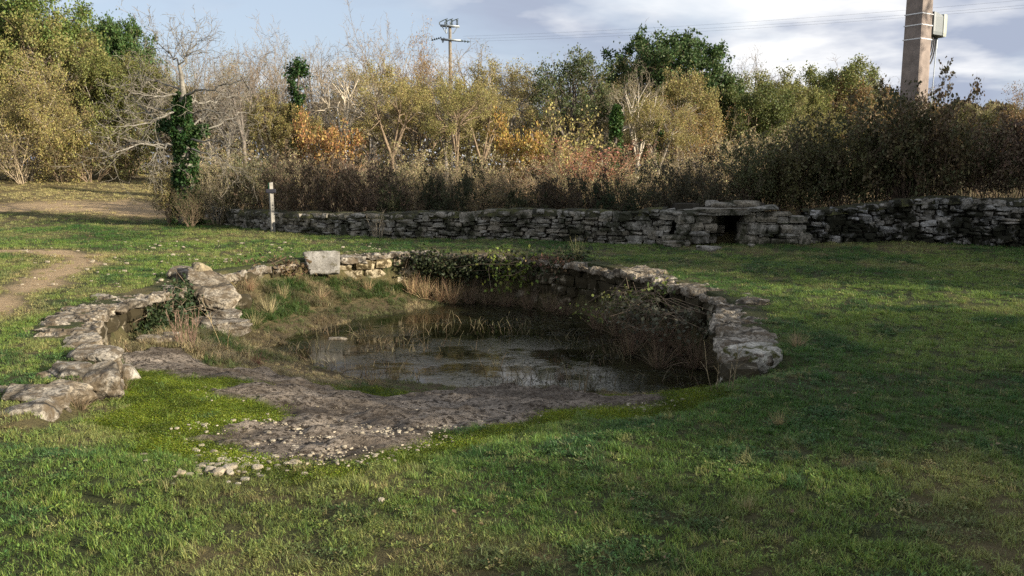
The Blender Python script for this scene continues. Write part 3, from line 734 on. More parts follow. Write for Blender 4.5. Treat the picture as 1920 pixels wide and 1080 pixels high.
def signpost():
    p = G(514, 434) + np.array([.1, -.45, 0]); z = hz(p[0], p[1]); t = thing('signpost', 'slim pale wooden waymark post with dark plate before the low wall', 'signpost', (p[0], p[1], z), rot=(0, R(-1.0), R(38)))
    V, Q = lattice(2, 2, 14); V[:, 2] = (V[:, 2] + 1) / 2; h = 1.27
    P = np.stack([V[:, 0] * .045, V[:, 1] * .045, V[:, 2] * h], 1); P[:, 2] += (V[:, 2] > .99) * V[:, 0] * .012
    P[:, :2] += (fbm(V[:, 2] * 4, V[:, 0], V[:, 1], 4, 3)[:, None] - .5) * .012
    ob('post', mk('post', P, Q, M['post'], False), t)
    mb = MB(); mb.box((-.075, -.02, 1.065), (.0, .0, .0)) if False else None
    V, Q = lattice(10, 2, 4); V = rounded(V, 20) * np.array([.125, .009, .05])
    pl = ob('name_plate', mk('name_plate', V, Q, M['plate']), t, loc=(-.03, -.065, 1.06), rot=(0, 0, R(-26)))
    V, Q = lattice(2, 2, 4); V = V * np.array([.004, .036, .075]); ob('paint_mark', mk('paint_mark', V, Q, M['green'], False), t, loc=(-.0495, 0, 1.19))
signpost()

def near_pole():
    Yp = 20.6; p = at(1719, 90, Yp); t = thing('utility_pole', 'thick square concrete utility pole with grey box rising above the dark hedge', 'pole', (p[0], p[1], .25), rot=(0, 0, R(33.5)))
    H = 10.5
    V, Q = lattice(6, 6, 24); V[:, 2] = (V[:, 2] + 1) / 2
    sq = rounded(np.column_stack([V[:, :2], np.zeros(len(V))]), 40)[:, :2] if False else V[:, :2]
    hw = .255 - V[:, 2] * .075; ch = np.where((np.abs(V[:, 0]) > .99) & (np.abs(V[:, 1]) > .99), .94, 1)
    P = np.stack([sq[:, 0] * hw * ch, sq[:, 1] * hw * ch, V[:, 2] * H], 1); ob('shaft', mk('shaft', P, Q, M['pole'], False), t)
    def zt(py): return at(1722, py, Yp)[2] - .25
    for py in (28, 49, 75):                   # straps
        z = zt(py); w = .255 - z / H * .075 + .006
        mb = MB(); ring = np.array([(-w, -w), (w, -w), (w, w), (-w, w), (-w, -w)])
        V = np.concatenate([np.column_stack([ring, np.full(5, z - .012)]), np.column_stack([ring, np.full(5, z + .012)])]); i = np.arange(4)
        mb.add(V, np.stack([i, i + 1, i + 6, i + 5], 1)); ob('strap', mb.mesh('strap', M['strap'], False), t)
        mb = MB(); mb.box((w + .008, -w * .35, z), (.03, .06, .045)); ob('strap_buckle', mb.mesh('strap_buckle', M['strap'], False), t)
    zb = zt(45); wx = .255 - zb / H * .075
    mb = MB(); mb.box((wx + .06, .02, zb), (.12, .12, .62)); ob('bracket', mb.mesh('bracket', M['cable'], False), t)
    V, Q = lattice(6, 4, 6); V = rounded(V, 16) * np.array([.21, .17, .255]); V[:, 2] += (V[:, 2] > .2) * (-V[:, 0]) * .18
    bx = ob('junction_box', mk('junction_box', V, Q, M['box'], False), t, loc=(wx + .38, .02, zb + .03), label='grey junction box with lid coloured sunlit-pale on a bracket')
    V, Q = lattice(4, 4, 6); V = rounded(V, 16) * np.array([.07, .185, .27]); ob('lid', mk('lid', V, Q, M['boxlit'], False), bx, loc=(.26, 0, -.01))
    rg = np.random.default_rng(9)
    for k in range(5):                        # cables that come down the pole and loop up into the box
        y0 = -.08 + .035 * k; low = zb - .5 - .1 * k; xe = wx + .2 + .1 * k
        pts = [(wx + .03, y0, H), (wx + .03, y0, zb + 1.2), (wx + .035, y0, zb + .1), (wx + .05, y0, zb - .25)]
        for a in np.linspace(math.pi, 2 * math.pi, 9): pts.append((wx + .05 + (xe - wx - .05) * (math.cos(a) + 1) / 2, y0 * .5, zb - .25 + (low - zb + .25) * -math.sin(a)))
        pts.append((xe, 0, zb - .2)); mb = MB(); mb.tube(pts, .018, 6); ob('cable', mb.mesh('cable', M['cable']), t)
    mb = MB(); mb.tube([(wx + .62, .02, zb - .2), (wx + .61, .02, zb - .5)], .025, 6); mb.tube([(wx + .61, .02, zb - .5), (wx + .55, .0, zb - 1.2), (wx + .44, .0, .1)], .012, 6)
    ob('down_cable', mb.mesh('down_cable', M['galv']), t)
near_pole()

FP_Y = 46.0
def far_pole():
    b = at(845, 200, FP_Y); g = hz(b[0], b[1]); t = thing('transformer_pole', 'slender distant power pole with two crossarms above the bare trees', 'pole', (b[0], b[1], g))
    z = lambda py: at(843, py, FP_Y)[2] - g
    top = z(50)
    mb = MB(); mb.tube([(0, 0, 0), (0, 0, top * .5), (0, 0, top)], [.105, .095, .08], 10); ob('shaft', mb.mesh('shaft', M['wood']), t)
    zc = z(49)
    mb = MB()
    for dy in (-.14, .14): mb.box((0, dy, zc), (1.0, .06, .08), (0, R(3), 0))
    for sx in (-1, 1): mb.tube([(sx * .42, 0, zc), (sx * .2, 0, z(62))], .022, 5); mb.tube([(sx * .2, 0, z(62)), (sx * .12, 0, z(62))], .022, 5)
    mb.tube([(-.2, 0, zc), (-.2, 0, z(63))], .03, 5)
    ob('crossarm', mb.mesh('crossarm', M['galv']), t)
    for k in range(3):
        x = -.18 + .28 * k; mb = MB()
        for j in range(4): mb.tube([(x, 0, zc + .07 + j * .07), (x, 0, zc + .1 + j * .07)], [.075, .05], 8)
        mb.tube([(x, 0, zc), (x, 0, zc + .36)], .02, 5); mb.tube([(x - .35, -.1, zc + .18), (x - .1, 0, zc + .32), (x + .06, .05, zc + .38)], .025, 5); mb.tube([(x - .35, -.1, zc + .2), (x - .35, -.1, zc + .06)], .03, 5)
        ob('insulator', mb.mesh('insulator', M['insul']), t)
    zl = z(75); mb = MB()
    for dy in (-.12, .12): mb.box((.05, dy, zl), (1.05, .06, .08), (0, R(4), 0))
    ob('crossarm', mb.mesh('crossarm', M['galv']), t)
    for k, (x0, x1, za, zb) in enumerate(((-.45, -1.0, .12, -.02), (-.3, -.4, .1, -.14), (.3, 1.05, 0, -.1))):
        mb = MB()
        for j in range(5):
            f = j / 5; mb.tube([(x0 + (x1 - x0) * f, 0, zl + za + (zb - za) * f), (x0 + (x1 - x0) * (f + .1), 0, zl + za + (zb - za) * (f + .1))], [.07, .04], 7)
        mb.tube([(x0, 0, zl + za), (x1, 0, zl + zb)], .018, 5); ob('strain_insulator', mb.mesh('strain_insulator', M['insul']), t)
    return t
far_pole()
for k, (ya, yb, lab) in enumerate(((68, -8, 'topmost thin overhead wire running right from the distant pole'), (73, 3, 'middle thin overhead wire running right from the distant pole'), (78, 8, 'lowest thin overhead wire running right from the distant pole'))):
    A = at(868, ya, FP_Y); B_ = at(2150, yb - 14, 34); s = np.linspace(0, 1, 30)[:, None]; P = A + (B_ - A) * s; P[:, 2] -= .5 * 4 * s[:, 0] * (1 - s[:, 0]) * .5
    mb = MB(); mb.tube(P, .003, 4); ob('overhead_wire', mb.mesh('overhead_wire', M['cable']), label=lab, category='wire', group='overhead power wires')

# ------------------------------------------------------------------ plants: growth
def rot_about(v, ax, a):
    return v * math.cos(a) + np.cross(ax, v) * math.sin(a) + ax * (ax @ v) * (1 - math.cos(a))
class Grow:
    """levels of branches: out[level] is a list of (points, radii)"""
    def __init__(s, rng, P): s.rng = rng; s.P = P; s.out = [[] for _ in range(len(P['n']) + 1)]
    def branch(s, p, d, L, r, lv):
        rng, P = s.rng, s.P
        n = P['seg'][lv]; step = L / n; pts = [p]; q = p; dd = d
        for i in range(n):
            dd = dd + rng.normal(size=3) * P['wob'][lv] + np.array([0, 0, P['trop'][lv]]); dd = dd / np.linalg.norm(dd)
            q = q + dd * step; pts.append(q)
        pts = np.array(pts); tip = P.get('tip', .25); rad = r * (1 - (1 - tip) * np.linspace(0, 1, n + 1))
        s.out[lv].append((pts, rad))
        if lv >= len(P['n']): return
        k = P['n'][lv]; k = max(1, int(k * rng.uniform(.8, 1.25)))
        az0 = rng.uniform(0, 6.28)
        for j in range(k):
            t = P['t0'][lv] + (1 - P['t0'][lv]) * ((j + rng.uniform(.1, .9)) / k) ** P.get('tp', 1.0)
            f = t * n; i = min(int(f), n - 1); pp = pts[i] + (pts[i + 1] - pts[i]) * (f - i); dr = pts[i + 1] - pts[i]; dr = dr / np.linalg.norm(dr)
            ref = np.array([0, 0, 1.0]) if abs(dr[2]) < .9 else np.array([1.0, 0, 0])
            ax = np.cross(dr, ref); ax /= np.linalg.norm(ax); ax = rot_about(ax, dr, az0 + j * 2.4 + rng.uniform(-.5, .5))
            cd = rot_about(dr, ax, P['ang'][lv] * rng.uniform(.7, 1.3))
            cl = L * P['lr'][lv] * (1 - P.get('top', .55) * t) * rng.uniform(.75, 1.3)
            s.branch(pp, cd, cl, max(P.get('rmin', .004), min(r * (1 - .75 * t) * .75, r * P['rr'][lv])), lv + 1)
BASE = dict(seg=[6, 5, 4, 3, 2], wob=[.07, .12, .16, .2, .2], trop=[.05, .06, .05, .03, .02], n=[9, 7, 6, 4], ang=[.9, .8, .8, .8], lr=[.75, .55, .5, .5], rr=[.5, .5, .5, .5], t0=[.3, .2, .15, .1], rmin=.0065)
def par(**k): d = dict(BASE); d.update(k); return d
def leaf_mesh(C, L, Wd, rng, mat='leaf', **kw):
    V, Q = leaves(C, L, Wd, rng, **kw); return mk('crown', V, Q, M[mat], False, {'rnd': ('FACE', 'FLOAT', rng.random(len(Q)).astype(np.float32))})
def sample_on(polys, n, rng, lo=.2):
    k = rng.integers(len(polys), size=n); C = np.empty((n, 3))
    for i, a in enumerate(k):
        p, _ = polys[a]; f = rng.uniform(lo, 1) * (len(p) - 1); j = min(int(f), len(p) - 2); C[i] = p[j] + (p[j + 1] - p[j]) * (f - j)
    return C
def make_tree(seed, P, trunk_L, trunk_r, stems=1, nleaf=0, leaf=(.1, .07), jit=.12, spread=.25, clump=0.0, up=.3):
    rng = np.random.default_rng(seed); g = Grow(rng, P)
    for k in range(stems):
        a = rng.uniform(0, 6.28); d = unit(np.array([math.cos(a) * spread, math.sin(a) * spread, 1.0])) if stems > 1 else unit(np.array([rng.normal() * .06, rng.normal() * .06, 1.0]))
        p0 = np.array([math.cos(a), math.sin(a), 0]) * (.12 * (stems > 1)); p0[2] = -.15
        g.branch(p0, d, trunk_L * rng.uniform(.75, 1.1), trunk_r * rng.uniform(.7, 1.1), 0)
    parts = {}
    V, Q = tubes(g.out[0], 7); V2, Q2 = tubes(g.out[1], 5); parts['trunk'] = mk('trunk', np.concatenate([V, V2]), np.concatenate([Q, Q2 + len(V)]), M['bark'])
    fine = [b for l in g.out[2:] for b in l]
    V, Q = tubes(fine, 3); parts['branches'] = mk('branches', V, Q, M['bark'])
    top = np.concatenate([p for p, _ in fine])[:, 2].max()
    if nleaf:
        tw = g.out[-1] + g.out[-2]
        C = sample_on(tw, nleaf, rng)
        if clump:                              # leaves only where a 3-D noise says so: gaps and clumps
            f = fbm(C[:, 0] * clump, C[:, 1] * clump, C[:, 2] * clump, seed, 2); C = C[f > np.quantile(f, .35)]
        C = C + rng.normal(size=C.shape) * jit
        parts['crown'] = leaf_mesh(C, leaf[0], leaf[1], rng, up=up); top = max(top, np.quantile(C[:, 2], .995))
    ext = np.concatenate([p for p, _ in fine]); 
    return dict(parts=parts, h=float(np.quantile(ext[:, 2], .98)), w=float(np.quantile(np.abs(ext[:, 0]), .99)))
def plant(name, proto, loc, H, label, cat, cols, rz=0.0, group=None, wide=1.0):
    """an individual: an Empty with copies of the kind's parts; cols = colours of trunk, branches, crown"""
    k = H / proto['h']; t = thing(name, label, cat, loc, group, rot=(0, 0, rz)); f_ = .92; t.scale = (k * wide * f_, k * wide * f_, k)
    for pn, me in proto['parts'].items():
        c = cols.get(pn)
        if c is None: continue
        ob(pn, me, t, color=c)
    return t

K = {}
RT = [.04, .05, .05, .04, .03]
K['bare1'] = make_tree(11, par(n=[10, 7, 6, 4], ang=[.85, .75, .75, .8], lr=[.95, .58, .5, .5], top=.3, trop=RT), 3.6, .17)
K['bare2'] = make_tree(12, par(n=[9, 7, 6, 4], ang=[.75, .75, .75, .8], lr=[.9, .58, .5, .5], top=.3, trop=RT), 3.6, .14, stems=2, spread=.35)
K['bare3'] = make_tree(13, par(n=[7, 6, 6, 4], ang=[.7, .7, .75, .8], lr=[.8, .58, .5, .5], top=.3, trop=RT), 3.5, .10, stems=4, spread=.5)
K['tan1'] = make_tree(14, par(n=[8, 7, 5, 4], ang=[.75, .75, .75, .8], lr=[.85, .58, .5, .5], top=.3, trop=RT), 3.6, .11, stems=3, spread=.42, nleaf=10000, leaf=(.075, .05), jit=.1, clump=1.3)
K['tan2'] = make_tree(15, par(n=[9, 7, 6, 4], ang=[.8, .75, .75, .8], lr=[.9, .58, .5, .5], top=.3, trop=RT), 3.6, .13, stems=2, spread=.35, nleaf=16000, leaf=(.075, .052), jit=.12, clump=1.3)
K['gold1'] = make_tree(16, par(n=[12, 8, 6, 4], t0=[.15, .15, .15, .1], lr=[.75, .58, .5, .5], top=.4, trop=RT), 5.0, .13, stems=2, spread=.25, nleaf=50000, leaf=(.09, .065), jit=.12, clump=1.4)
K['gold2'] = make_tree(17, par(n=[14, 8, 6, 4], t0=[.12, .15, .15, .1], ang=[.9, .75, .8, .8], lr=[.7, .58, .5, .5], top=.4, trop=RT), 5.0, .12, stems=1, nleaf=48000, leaf=(.09, .065), jit=.13, clump=1.5)
K['gold3'] = make_tree(18, par(n=[10, 8, 6, 4], t0=[.2, .15, .15, .1], lr=[.8, .58, .5, .5], top=.35, trop=RT), 4.6, .11, stems=3, spread=.4, nleaf=42000, leaf=(.085, .06), jit=.12, clump=1.4)
K['oak1'] = make_tree(19, par(n=[9, 7, 6, 4], t0=[.4, .25, .2, .1], ang=[1.05, .8, .8, .8], wob=[.1, .2, .2, .2, .2], lr=[.85, .55, .5, .5], top=.45), 4.6, .2, nleaf=26000, leaf=(.13, .09), jit=.13, clump=1.1)
K['oak2'] = make_tree(20, par(n=[8, 7, 6, 4], t0=[.35, .25, .2, .1], ang=[.95, .8, .8, .8], wob=[.1, .2, .2, .2, .2], lr=[.85, .55, .5, .5], top=.4), 4.6, .18, nleaf=9000, leaf=(.11, .08), jit=.1, clump=1.4)
K['oak3'] = make_tree(27, par(n=[14, 8, 7, 4], t0=[.25, .2, .2, .1], ang=[.95, .75, .8, .8], wob=[.1, .2, .2, .2, .2], lr=[.95, .58, .5, .5], top=.25, trop=[.03, .04, .04, .03, .02]), 3.2, .2, nleaf=95000, leaf=(.085, .062), jit=.11, clump=1.2)
def make_dome(seed, rx, rz, zc, ntar, nleaf, leaf, twigs=(5, 4), stems=1, sig=.2, rtr=.16):
    """a tree with a rounded head: limbs fork from the trunk and end on a dome, twigs and leaf clumps at their ends"""
    rng = np.random.default_rng(seed); g = Grow(rng, dict(seg=[4, 4, 3, 3], wob=[.1, .18, .2, .2], trop=[.02, .03, .02, .02], n=[twigs[0], twigs[1], 3], ang=[.7, .75, .8], lr=[.6, .55, .5], rr=[.6, .6, .6], t0=[.2, .2, .15], rmin=.006, top=.35))
    C = np.array([0, 0, zc]); fork = np.array([rng.normal() * .08, rng.normal() * .08, zc - rz * .75])
    u = rng.normal(size=(ntar, 3)); u = unit(u); u[:, 2] = np.where(u[:, 2] < -.35, -u[:, 2], u[:, 2]); T = C + u * np.array([rx, rx, rz]) * rng.uniform(.62, .95, (ntar, 1)) * (1 + .22 * (fbm(u[:, 0] * 1.6, u[:, 1] * 1.6, u[:, 2] * 1.6, seed, 2) - .5))[:, None]
    pu = unit(rng.normal(size=(8, 3))); pu[:, 2] = np.abs(pu[:, 2]) * .7; Pm = C + pu * np.array([rx, rx, rz]) * .42
    main = []; sec = []
    t = np.linspace(0, 1, 6)[:, None]
    def arc(a, b, sag, w): m = (a + b) / 2 + np.array([0, 0, sag]) + rng.normal(size=3) * w; return a * (1 - t) ** 2 + m * 2 * t * (1 - t) + b * t ** 2
    main.append((np.array([[0, 0, -.15], [rng.normal() * .05, 0, fork[2] * .5], fork]), np.array([rtr, rtr * .85, rtr * .7])))
    for p in Pm: main.append((arc(fork, p, .05, .08), np.linspace(rtr * .55, rtr * .28, 6)))
    for q in T:
        p = Pm[np.argmin(((Pm - q) ** 2).sum(1))]; pl = arc(p, q, .06, .12); sec.append((pl, np.linspace(rtr * .24, .014, 6)))
        for f in (3, 4, 5): g.branch(pl[f], unit((q - C) + rng.normal(size=3) * .5 * rx), rng.uniform(.3, .55) * rx, .012, 1)
    parts = {}; V, Q = tubes(main[:1], 8); V2, Q2 = tubes(main[1:] + sec, 5); parts['trunk'] = mk('trunk', np.concatenate([V, V2]), np.concatenate([Q, Q2 + len(V)]), M['bark'])
    fine = [b for l in g.out for b in l]; V, Q = tubes(fine, 3); parts['branches'] = mk('branches', V, Q, M['bark'])
    if nleaf:
        Lc = sample_on(g.out[-1] + g.out[-2], nleaf, rng) + rng.normal(size=(nleaf, 3)) * sig * .5; f = fbm(Lc[:, 0] * 2.2, Lc[:, 1] * 2.2, Lc[:, 2] * 2.2, seed + 5, 2); Lc = Lc[f > np.quantile(f, .4)]; parts['crown'] = leaf_mesh(Lc, leaf[0], leaf[1], rng)
    ext = np.concatenate([p for p, _ in fine]); return dict(parts=parts, h=float(np.quantile(ext[:, 2], .99)), w=rx)
K['oak3'] = make_dome(201, 2.3, 1.9, 3.6, 46, 60000, (.10, .075), twigs=(5, 4), rtr=.22)
K['oak2'] = make_dome(202, 2.0, 1.9, 3.2, 40, 16000, (.09, .065), twigs=(5, 4), rtr=.19)
K['dome1'] = make_dome(203, 1.9, 2.0, 3.2, 34, 0, None, twigs=(6, 5), rtr=.15)
K['dome2'] = make_dome(204, 1.8, 1.9, 3.1, 32, 22000, (.06, .044), twigs=(5, 4), rtr=.14)
K['dome3'] = make_dome(205, 2.0, 1.8, 3.0, 36, 30000, (.085, .06), twigs=(5, 4), rtr=.15)
SH = dict(seg=[5, 4, 3, 3], wob=[.14, .2, .22, .22], trop=[.02, .04, .03, .02], n=[6, 5, 4], ang=[.7, .8, .8], lr=[.6, .55, .5], rr=[.6, .6, .6], t0=[.15, .15, .1], rmin=.004)
def sh(**k): d = dict(SH); d.update(k); return d
K['scrub1'] = make_tree(31, sh(), 2.2, .022, stems=14, spread=.55, nleaf=3500, leaf=(.075, .05), jit=.06)
K['scrub2'] = make_tree(32, sh(trop=[.04, .08, .05, .03]), 2.3, .018, stems=16, spread=.4, nleaf=1500, leaf=(.07, .045), jit=.05)
K['scrub3'] = make_tree(33, sh(), 2.0, .02, stems=12, spread=.6, nleaf=9000, leaf=(.085, .06), jit=.08, clump=1.6)
# bramble: arching canes that come down again, leaves along them
BR = dict(seg=[9, 5, 3], wob=[.1, .16, .2], trop=[-.13, -.07, -.02], n=[7, 4], ang=[.7, .8], lr=[.42, .5], rr=[.6, .6], t0=[.2, .15], rmin=.004, top=.4)
def make_bramble(seed, stems, L, spread, nleaf, leaf=(.115, .085), **k):
    p = dict(BR); p.update(k); t = make_tree(seed, p, L, .014, clump=1.5, stems=stems, spread=spread, nleaf=nleaf, leaf=leaf, jit=.06)
    t['parts'] = {'canes': t['parts']['trunk'], 'twigs': t['parts']['branches'], 'leaves': t['parts']['crown']}; return t
K['bram1'] = make_bramble(41, 26, 3.0, .6, 16000, (.085, .065))
K['bram2'] = make_bramble(42, 24, 2.8, .8, 15000, (.085, .065))
K['bram3'] = make_bramble(43, 30, 3.2, .5, 9000, (.085, .06), trop=[-.09, -.05, 0])
K['hedge1'] = make_bramble(44, 26, 3.0, .38, 12000, (.11, .075), trop=[.0, .04, .03], ang=[.6, .7], n=[7, 5])
K['hedge3'] = make_bramble(46, 20, 3.0, .45, 9000, (.105, .07), trop=[.01, .05, .04], ang=[.6, .7], n=[7, 5], t0=[.45, .2])
K['hedge2'] = make_bramble(45, 24, 3.0, .45, 10000, (.11, .075), trop=[.01, .05, .04], ang=[.6, .7], n=[7, 5])
def tuft_proto(seed, n, L, spread, width, droop=.9):
    rng = np.random.default_rng(seed); polysV, polysQ = [], []
    seg = 4; a = rng.uniform(0, 6.28, n); tilt = np.abs(rng.normal(0, spread, n)); Ls = L * rng.uniform(.45, 1.1, n)
    base = np.column_stack([np.cos(a), np.sin(a), 0 * a]) * (rng.uniform(0, 1, n) ** .5 * L * .13)[:, None]
    d = np.column_stack([np.cos(a) * np.sin(tilt), np.sin(a) * np.sin(tilt), np.cos(tilt)])
    P = [base]; dd = d
    for i in range(seg):
        dd = unit(dd + np.array([0, 0, -droop]) * (rng.uniform(.05, .35, (n, 1))) * (i + 1) / seg + rng.normal(size=(n, 3)) * .05); P.append(P[-1] + dd * (Ls / seg)[:, None])
    P = np.stack(P, 1); sd = unit(np.cross(d, rng.normal(size=(n, 3)))); w = width * np.array([1, .9, .7, .45, .1])
    V = np.stack([P - sd[:, None] * w[None, :, None] / 2, P + sd[:, None] * w[None, :, None] / 2], 2).reshape(-1, 3)
    i = (np.arange(n)[:, None] * (2 * (seg + 1)) + np.arange(seg)[None, :] * 2).ravel(); Q = np.stack([i, i + 1, i + 3, i + 2], 1)
    return V, Q, np.repeat(rng.random(n), seg)
def tuft(seed, n, L, spread, width, mat='tuft', droop=.9):
    V, Q, r = tuft_proto(seed, n, L, spread, width, droop); return mk('blades', V, Q, M[mat], False, {'rnd': ('FACE', 'FLOAT', r.astype(np.float32))})
K['tuft'] = [tuft(51, 150, .62, .35, .007), tuft(52, 130, .6, .6, .007), tuft(53, 200, .55, .8, .006, droop=1.3)]
K['reed'] = [tuft(55, 90, .7, .16, .008, droop=.25), tuft(56, 70, .7, .25, .008, droop=.35)]

# colours
PALE = (.36, .31, .23); GREY = (.24, .21, .17); BROWN = (.17, .125, .08); TAN = (.27, .215, .14); DARKB = (.085, .06, .042)
def bare(px, Y, ty, kind, label, tr=GREY, tw=TAN, crown=None, wide=1.0, rz=None, name='bare_tree', cat='tree'):
    if crown and not any(w in label for w in ('orange', 'russet', 'reddish')): crown = (crown[0] * .95, max(crown[1], crown[0] * .8), max(crown[2], crown[0] * .28))
    tr = tuple(1.45 * v for v in tr); tw = tuple(1.0 * v for v in tw); crown = tuple(1.22 * v for v in crown) if crown else None
    p = at(px, (ty + 300) / 2, Y); g = hz(p[0], Y); H = at(px, ty, Y)[2] - g
    return plant(name, K[kind], (p[0], Y, g), H, label, cat, dict(trunk=tr, branches=tw, crown=crown), rz if rz is not None else (px * .37) % 6.28, None, wide)
OL = (.21, .19, .045); GOLD = (.27, .21, .06); OLG = (.12, .15, .036); GRN = (.065, .105, .026); ORG = (.36, .17, .03); RUS = (.24, .12, .045); YEL = (.28, .22, .05)
# left wood
bare(-60, 40, -40, 'gold1', 'olive oak cut by the edge of the picture beyond the left meadow', BROWN, BROWN, OLG, 1.1, name='autumn_tree')
bare(22, 41, -2, 'gold2', 'tallest olive-green tree at the far left of the wood', GREY, BROWN, OLG, 1.0, name='autumn_tree')
bare(80, 39, 34, 'dome3', 'golden-brown tree second from the edge of the left wood', GREY, BROWN, OL, .95, name='autumn_tree')
bare(135, 42, 60, 'dome3', 'olive-gold tree beside the dark green treetop of the left wood', GREY, BROWN, (.17, .15, .035), .9, name='autumn_tree')
bare(222, 47, 40, 'oak3', 'dark green oak top standing behind the olive trees of the left wood', BROWN, BROWN, GRN, .7, name='green_oak')
bare(190, 39, 118, 'gold2', 'yellow-green tree in front of the dark green oak top', GREY, BROWN, (.16, .16, .03), .9, name='autumn_tree')
bare(262, 40, 108, 'dome3', 'olive tree directly left of the ivy-clad dead tree', GREY, BROWN, (.16, .15, .035), .95, name='autumn_tree')
bare(45, 36, 128, 'gold3', 'golden tree with pale stems low in front of the left wood', PALE, TAN, GOLD, .9, name='autumn_tree')
bare(330, 43, 128, 'tan2', 'thin olive tree behind the bare top of the dead tree', GREY, TAN, (.2, .17, .06), .9, name='autumn_tree')
bare(112, 35.5, 235, 'scrub3', 'yellow bush at the foot of the left wood', BROWN, BROWN, GOLD, .7, name='autumn_bush', cat='bush')
bare(40, 35, 238, 'scrub2', 'twiggy pale brown bush at the foot of the left wood', TAN, TAN, RUS, 1.3, name='bare_bush', cat='bush')
bare(168, 36, 245, 'scrub1', 'dark brown bush between the yellow bush and the dead tree', BROWN, BROWN, (.13, .08, .045), 1.3, name='bare_bush', cat='bush')
bare(-50, 35, 225, 'scrub1', 'brown bush at the very edge of the left wood', BROWN, BROWN, (.15, .10, .05), 1.3, name='bare_bush', cat='bush')
bare(235, 37, 225, 'scrub3', 'olive bush behind the lower branches of the dead tree', BROWN, BROWN, (.15, .14, .04), 1.0, name='autumn_bush', cat='bush')
# middle bare trees
bare(412, 38, 66, 'bare2', 'grey leafless tree just right of the ivy-clad dead tree', GREY, (.26, .21, .16), None, .8)
bare(455, 36, 92, 'dome1', 'leafless tree with dark trunk between the dead tree and the ivy-topped tree', (.13, .11, .09), (.26, .2, .14), None, .85)
bare(500, 40, 62, 'bare3', 'many-stemmed leafless tree behind the ivy-topped tree', GREY, (.27, .22, .16), None, .85)
bare(590, 41, 78, 'dome1', 'grey leafless tree just right of the ivy-topped trunk', GREY, (.27, .23, .18), None, .8)
bare(645, 36, 108, 'dome1', 'pale-stemmed leafless tree over the orange bush', PALE, (.33, .27, .19), None, .9)
bare(697, 39, 118, 'dome2', 'tan-twigged tree between the pale-stemmed and the tallest bare tree', GREY, TAN, (.28, .2, .08), .9)
bare(758, 40, 60, 'bare3', 'tallest leafless tree left of the distant power pole', GREY, (.28, .22, .15), None, .8)
bare(792, 42, 80, 'tan1', 'russet-tipped slim tree beside the distant power pole', BROWN, BROWN, (.30, .18, .06), .45)
bare(832, 37, 142, 'dome2', 'yellow-leaved tree low in front of the distant power pole', GREY, TAN, YEL, .95, name='autumn_tree')
bare(880, 40, 84, 'dome1', 'spreading leafless tree right of the distant power pole', GREY, (.28, .22, .14), None, .95)
bare(945, 38, 112, 'dome2', 'tan-twigged tree at the right end of the bare trees', GREY, TAN, (.26, .19, .08), .85)
bare(735, 35, 150, 'dome2', 'tan tree with a few yellow leaves before the tallest bare tree', BROWN, TAN, (.28, .2, .06), .9)
bare(905, 35, 165, 'dome2', 'golden-tan tree between the power pole and the green oak', BROWN, TAN, (.28, .2, .05), .85)
bare(1000, 42, 150, 'dome2', 'small tan tree left of the sparse oak', GREY, TAN, (.2, .16, .07), .9)
bare(1070, 37, 98, 'oak2', 'sparse dark green oak with bare upper twigs in the middle', (.1, .085, .065), (.2, .17, .12), (.085, .10, .035), .95, name='green_oak')
bare(1130, 38, 150, 'dome2', 'olive-tan tree right of the sparse dark oak', GREY, TAN, (.2, .16, .06), .8)
bare(1196, 34, 128, 'dome1', 'pale leafless tree before the big green oak', (.42, .37, .29), (.33, .28, .2), None, .75)
bare(1248, 45, 68, 'oak3', 'big rounded dark green oak rising highest right of centre', BROWN, BROWN, (.055, .085, .024), 1.0, name='green_oak')
bare(1335, 45, 138, 'oak3', 'lower green oak right beside the big rounded oak', BROWN, BROWN, (.085, .11, .032), .8, name='green_oak', rz=2.0)
bare(1275, 36, 135, 'dome3', 'golden-olive tree in front of the big green oak', GREY, TAN, (.25, .185, .05), .8, name='autumn_tree')
bare(1235, 33, 185, 'dome2', 'tan dense-twigged tree low before the big green oak', GREY, TAN, (.27, .2, .07), 1.0, name='autumn_tree')
bare(1318, 34, 205, 'tan2', 'orange-tinged tan tree right of the dense-twigged tree', GREY, TAN, (.3, .19, .06), .9, name='autumn_tree')
bare(1402, 60, 98, 'dome1', 'round-headed grey leafless tree far behind the olive trees', GREY, (.24, .21, .18), None, .8)
bare(1395, 42, 176, 'gold2', 'dark olive tree below the round-headed leafless tree', BROWN, BROWN, (.10, .11, .03), 1.0, name='autumn_tree')
bare(1452, 50, 136, 'dome3', 'yellow-green tree in the far right row', BROWN, BROWN, (.19, .18, .035), 1.0, name='autumn_tree')
bare(1500, 52, 152, 'dome3', 'olive tree in the far right row with a flat top', BROWN, BROWN, (.15, .15, .035), 1.0, name='autumn_tree')
bare(1548, 54, 132, 'gold2', 'green-gold pointed tree in the far right row', BROWN, BROWN, (.15, .155, .04), .9, name='autumn_tree')
bare(1600, 52, 150, 'dome3', 'russet tree in the far right row nearest the utility pole', BROWN, BROWN, (.22, .155, .065), 1.1, name='autumn_tree')
bare(1505, 42, 210, 'gold3', 'yellow tree low before the far right row', BROWN, BROWN, (.22, .19, .05), .9, name='autumn_tree')
bare(1655, 62, 140, 'bare3', 'hazy grey leafless tree left of the utility pole', GREY, (.24, .2, .18), None, 1.1)
bare(1690, 55, 172, 'gold1', 'russet-olive tree behind the utility pole', BROWN, BROWN, (.22, .15, .06), 1.0, name='autumn_tree')
bare(1840, 55, 205, 'gold2', 'low olive tree seen past the right of the utility pole', BROWN, BROWN, (.16, .14, .05), 1.2, name='autumn_tree')
bare(1930, 52, 178, 'gold3', 'russet tree at the right edge behind the hedge', BROWN, BROWN, (.22, .14, .06), 1.0, name='autumn_tree')
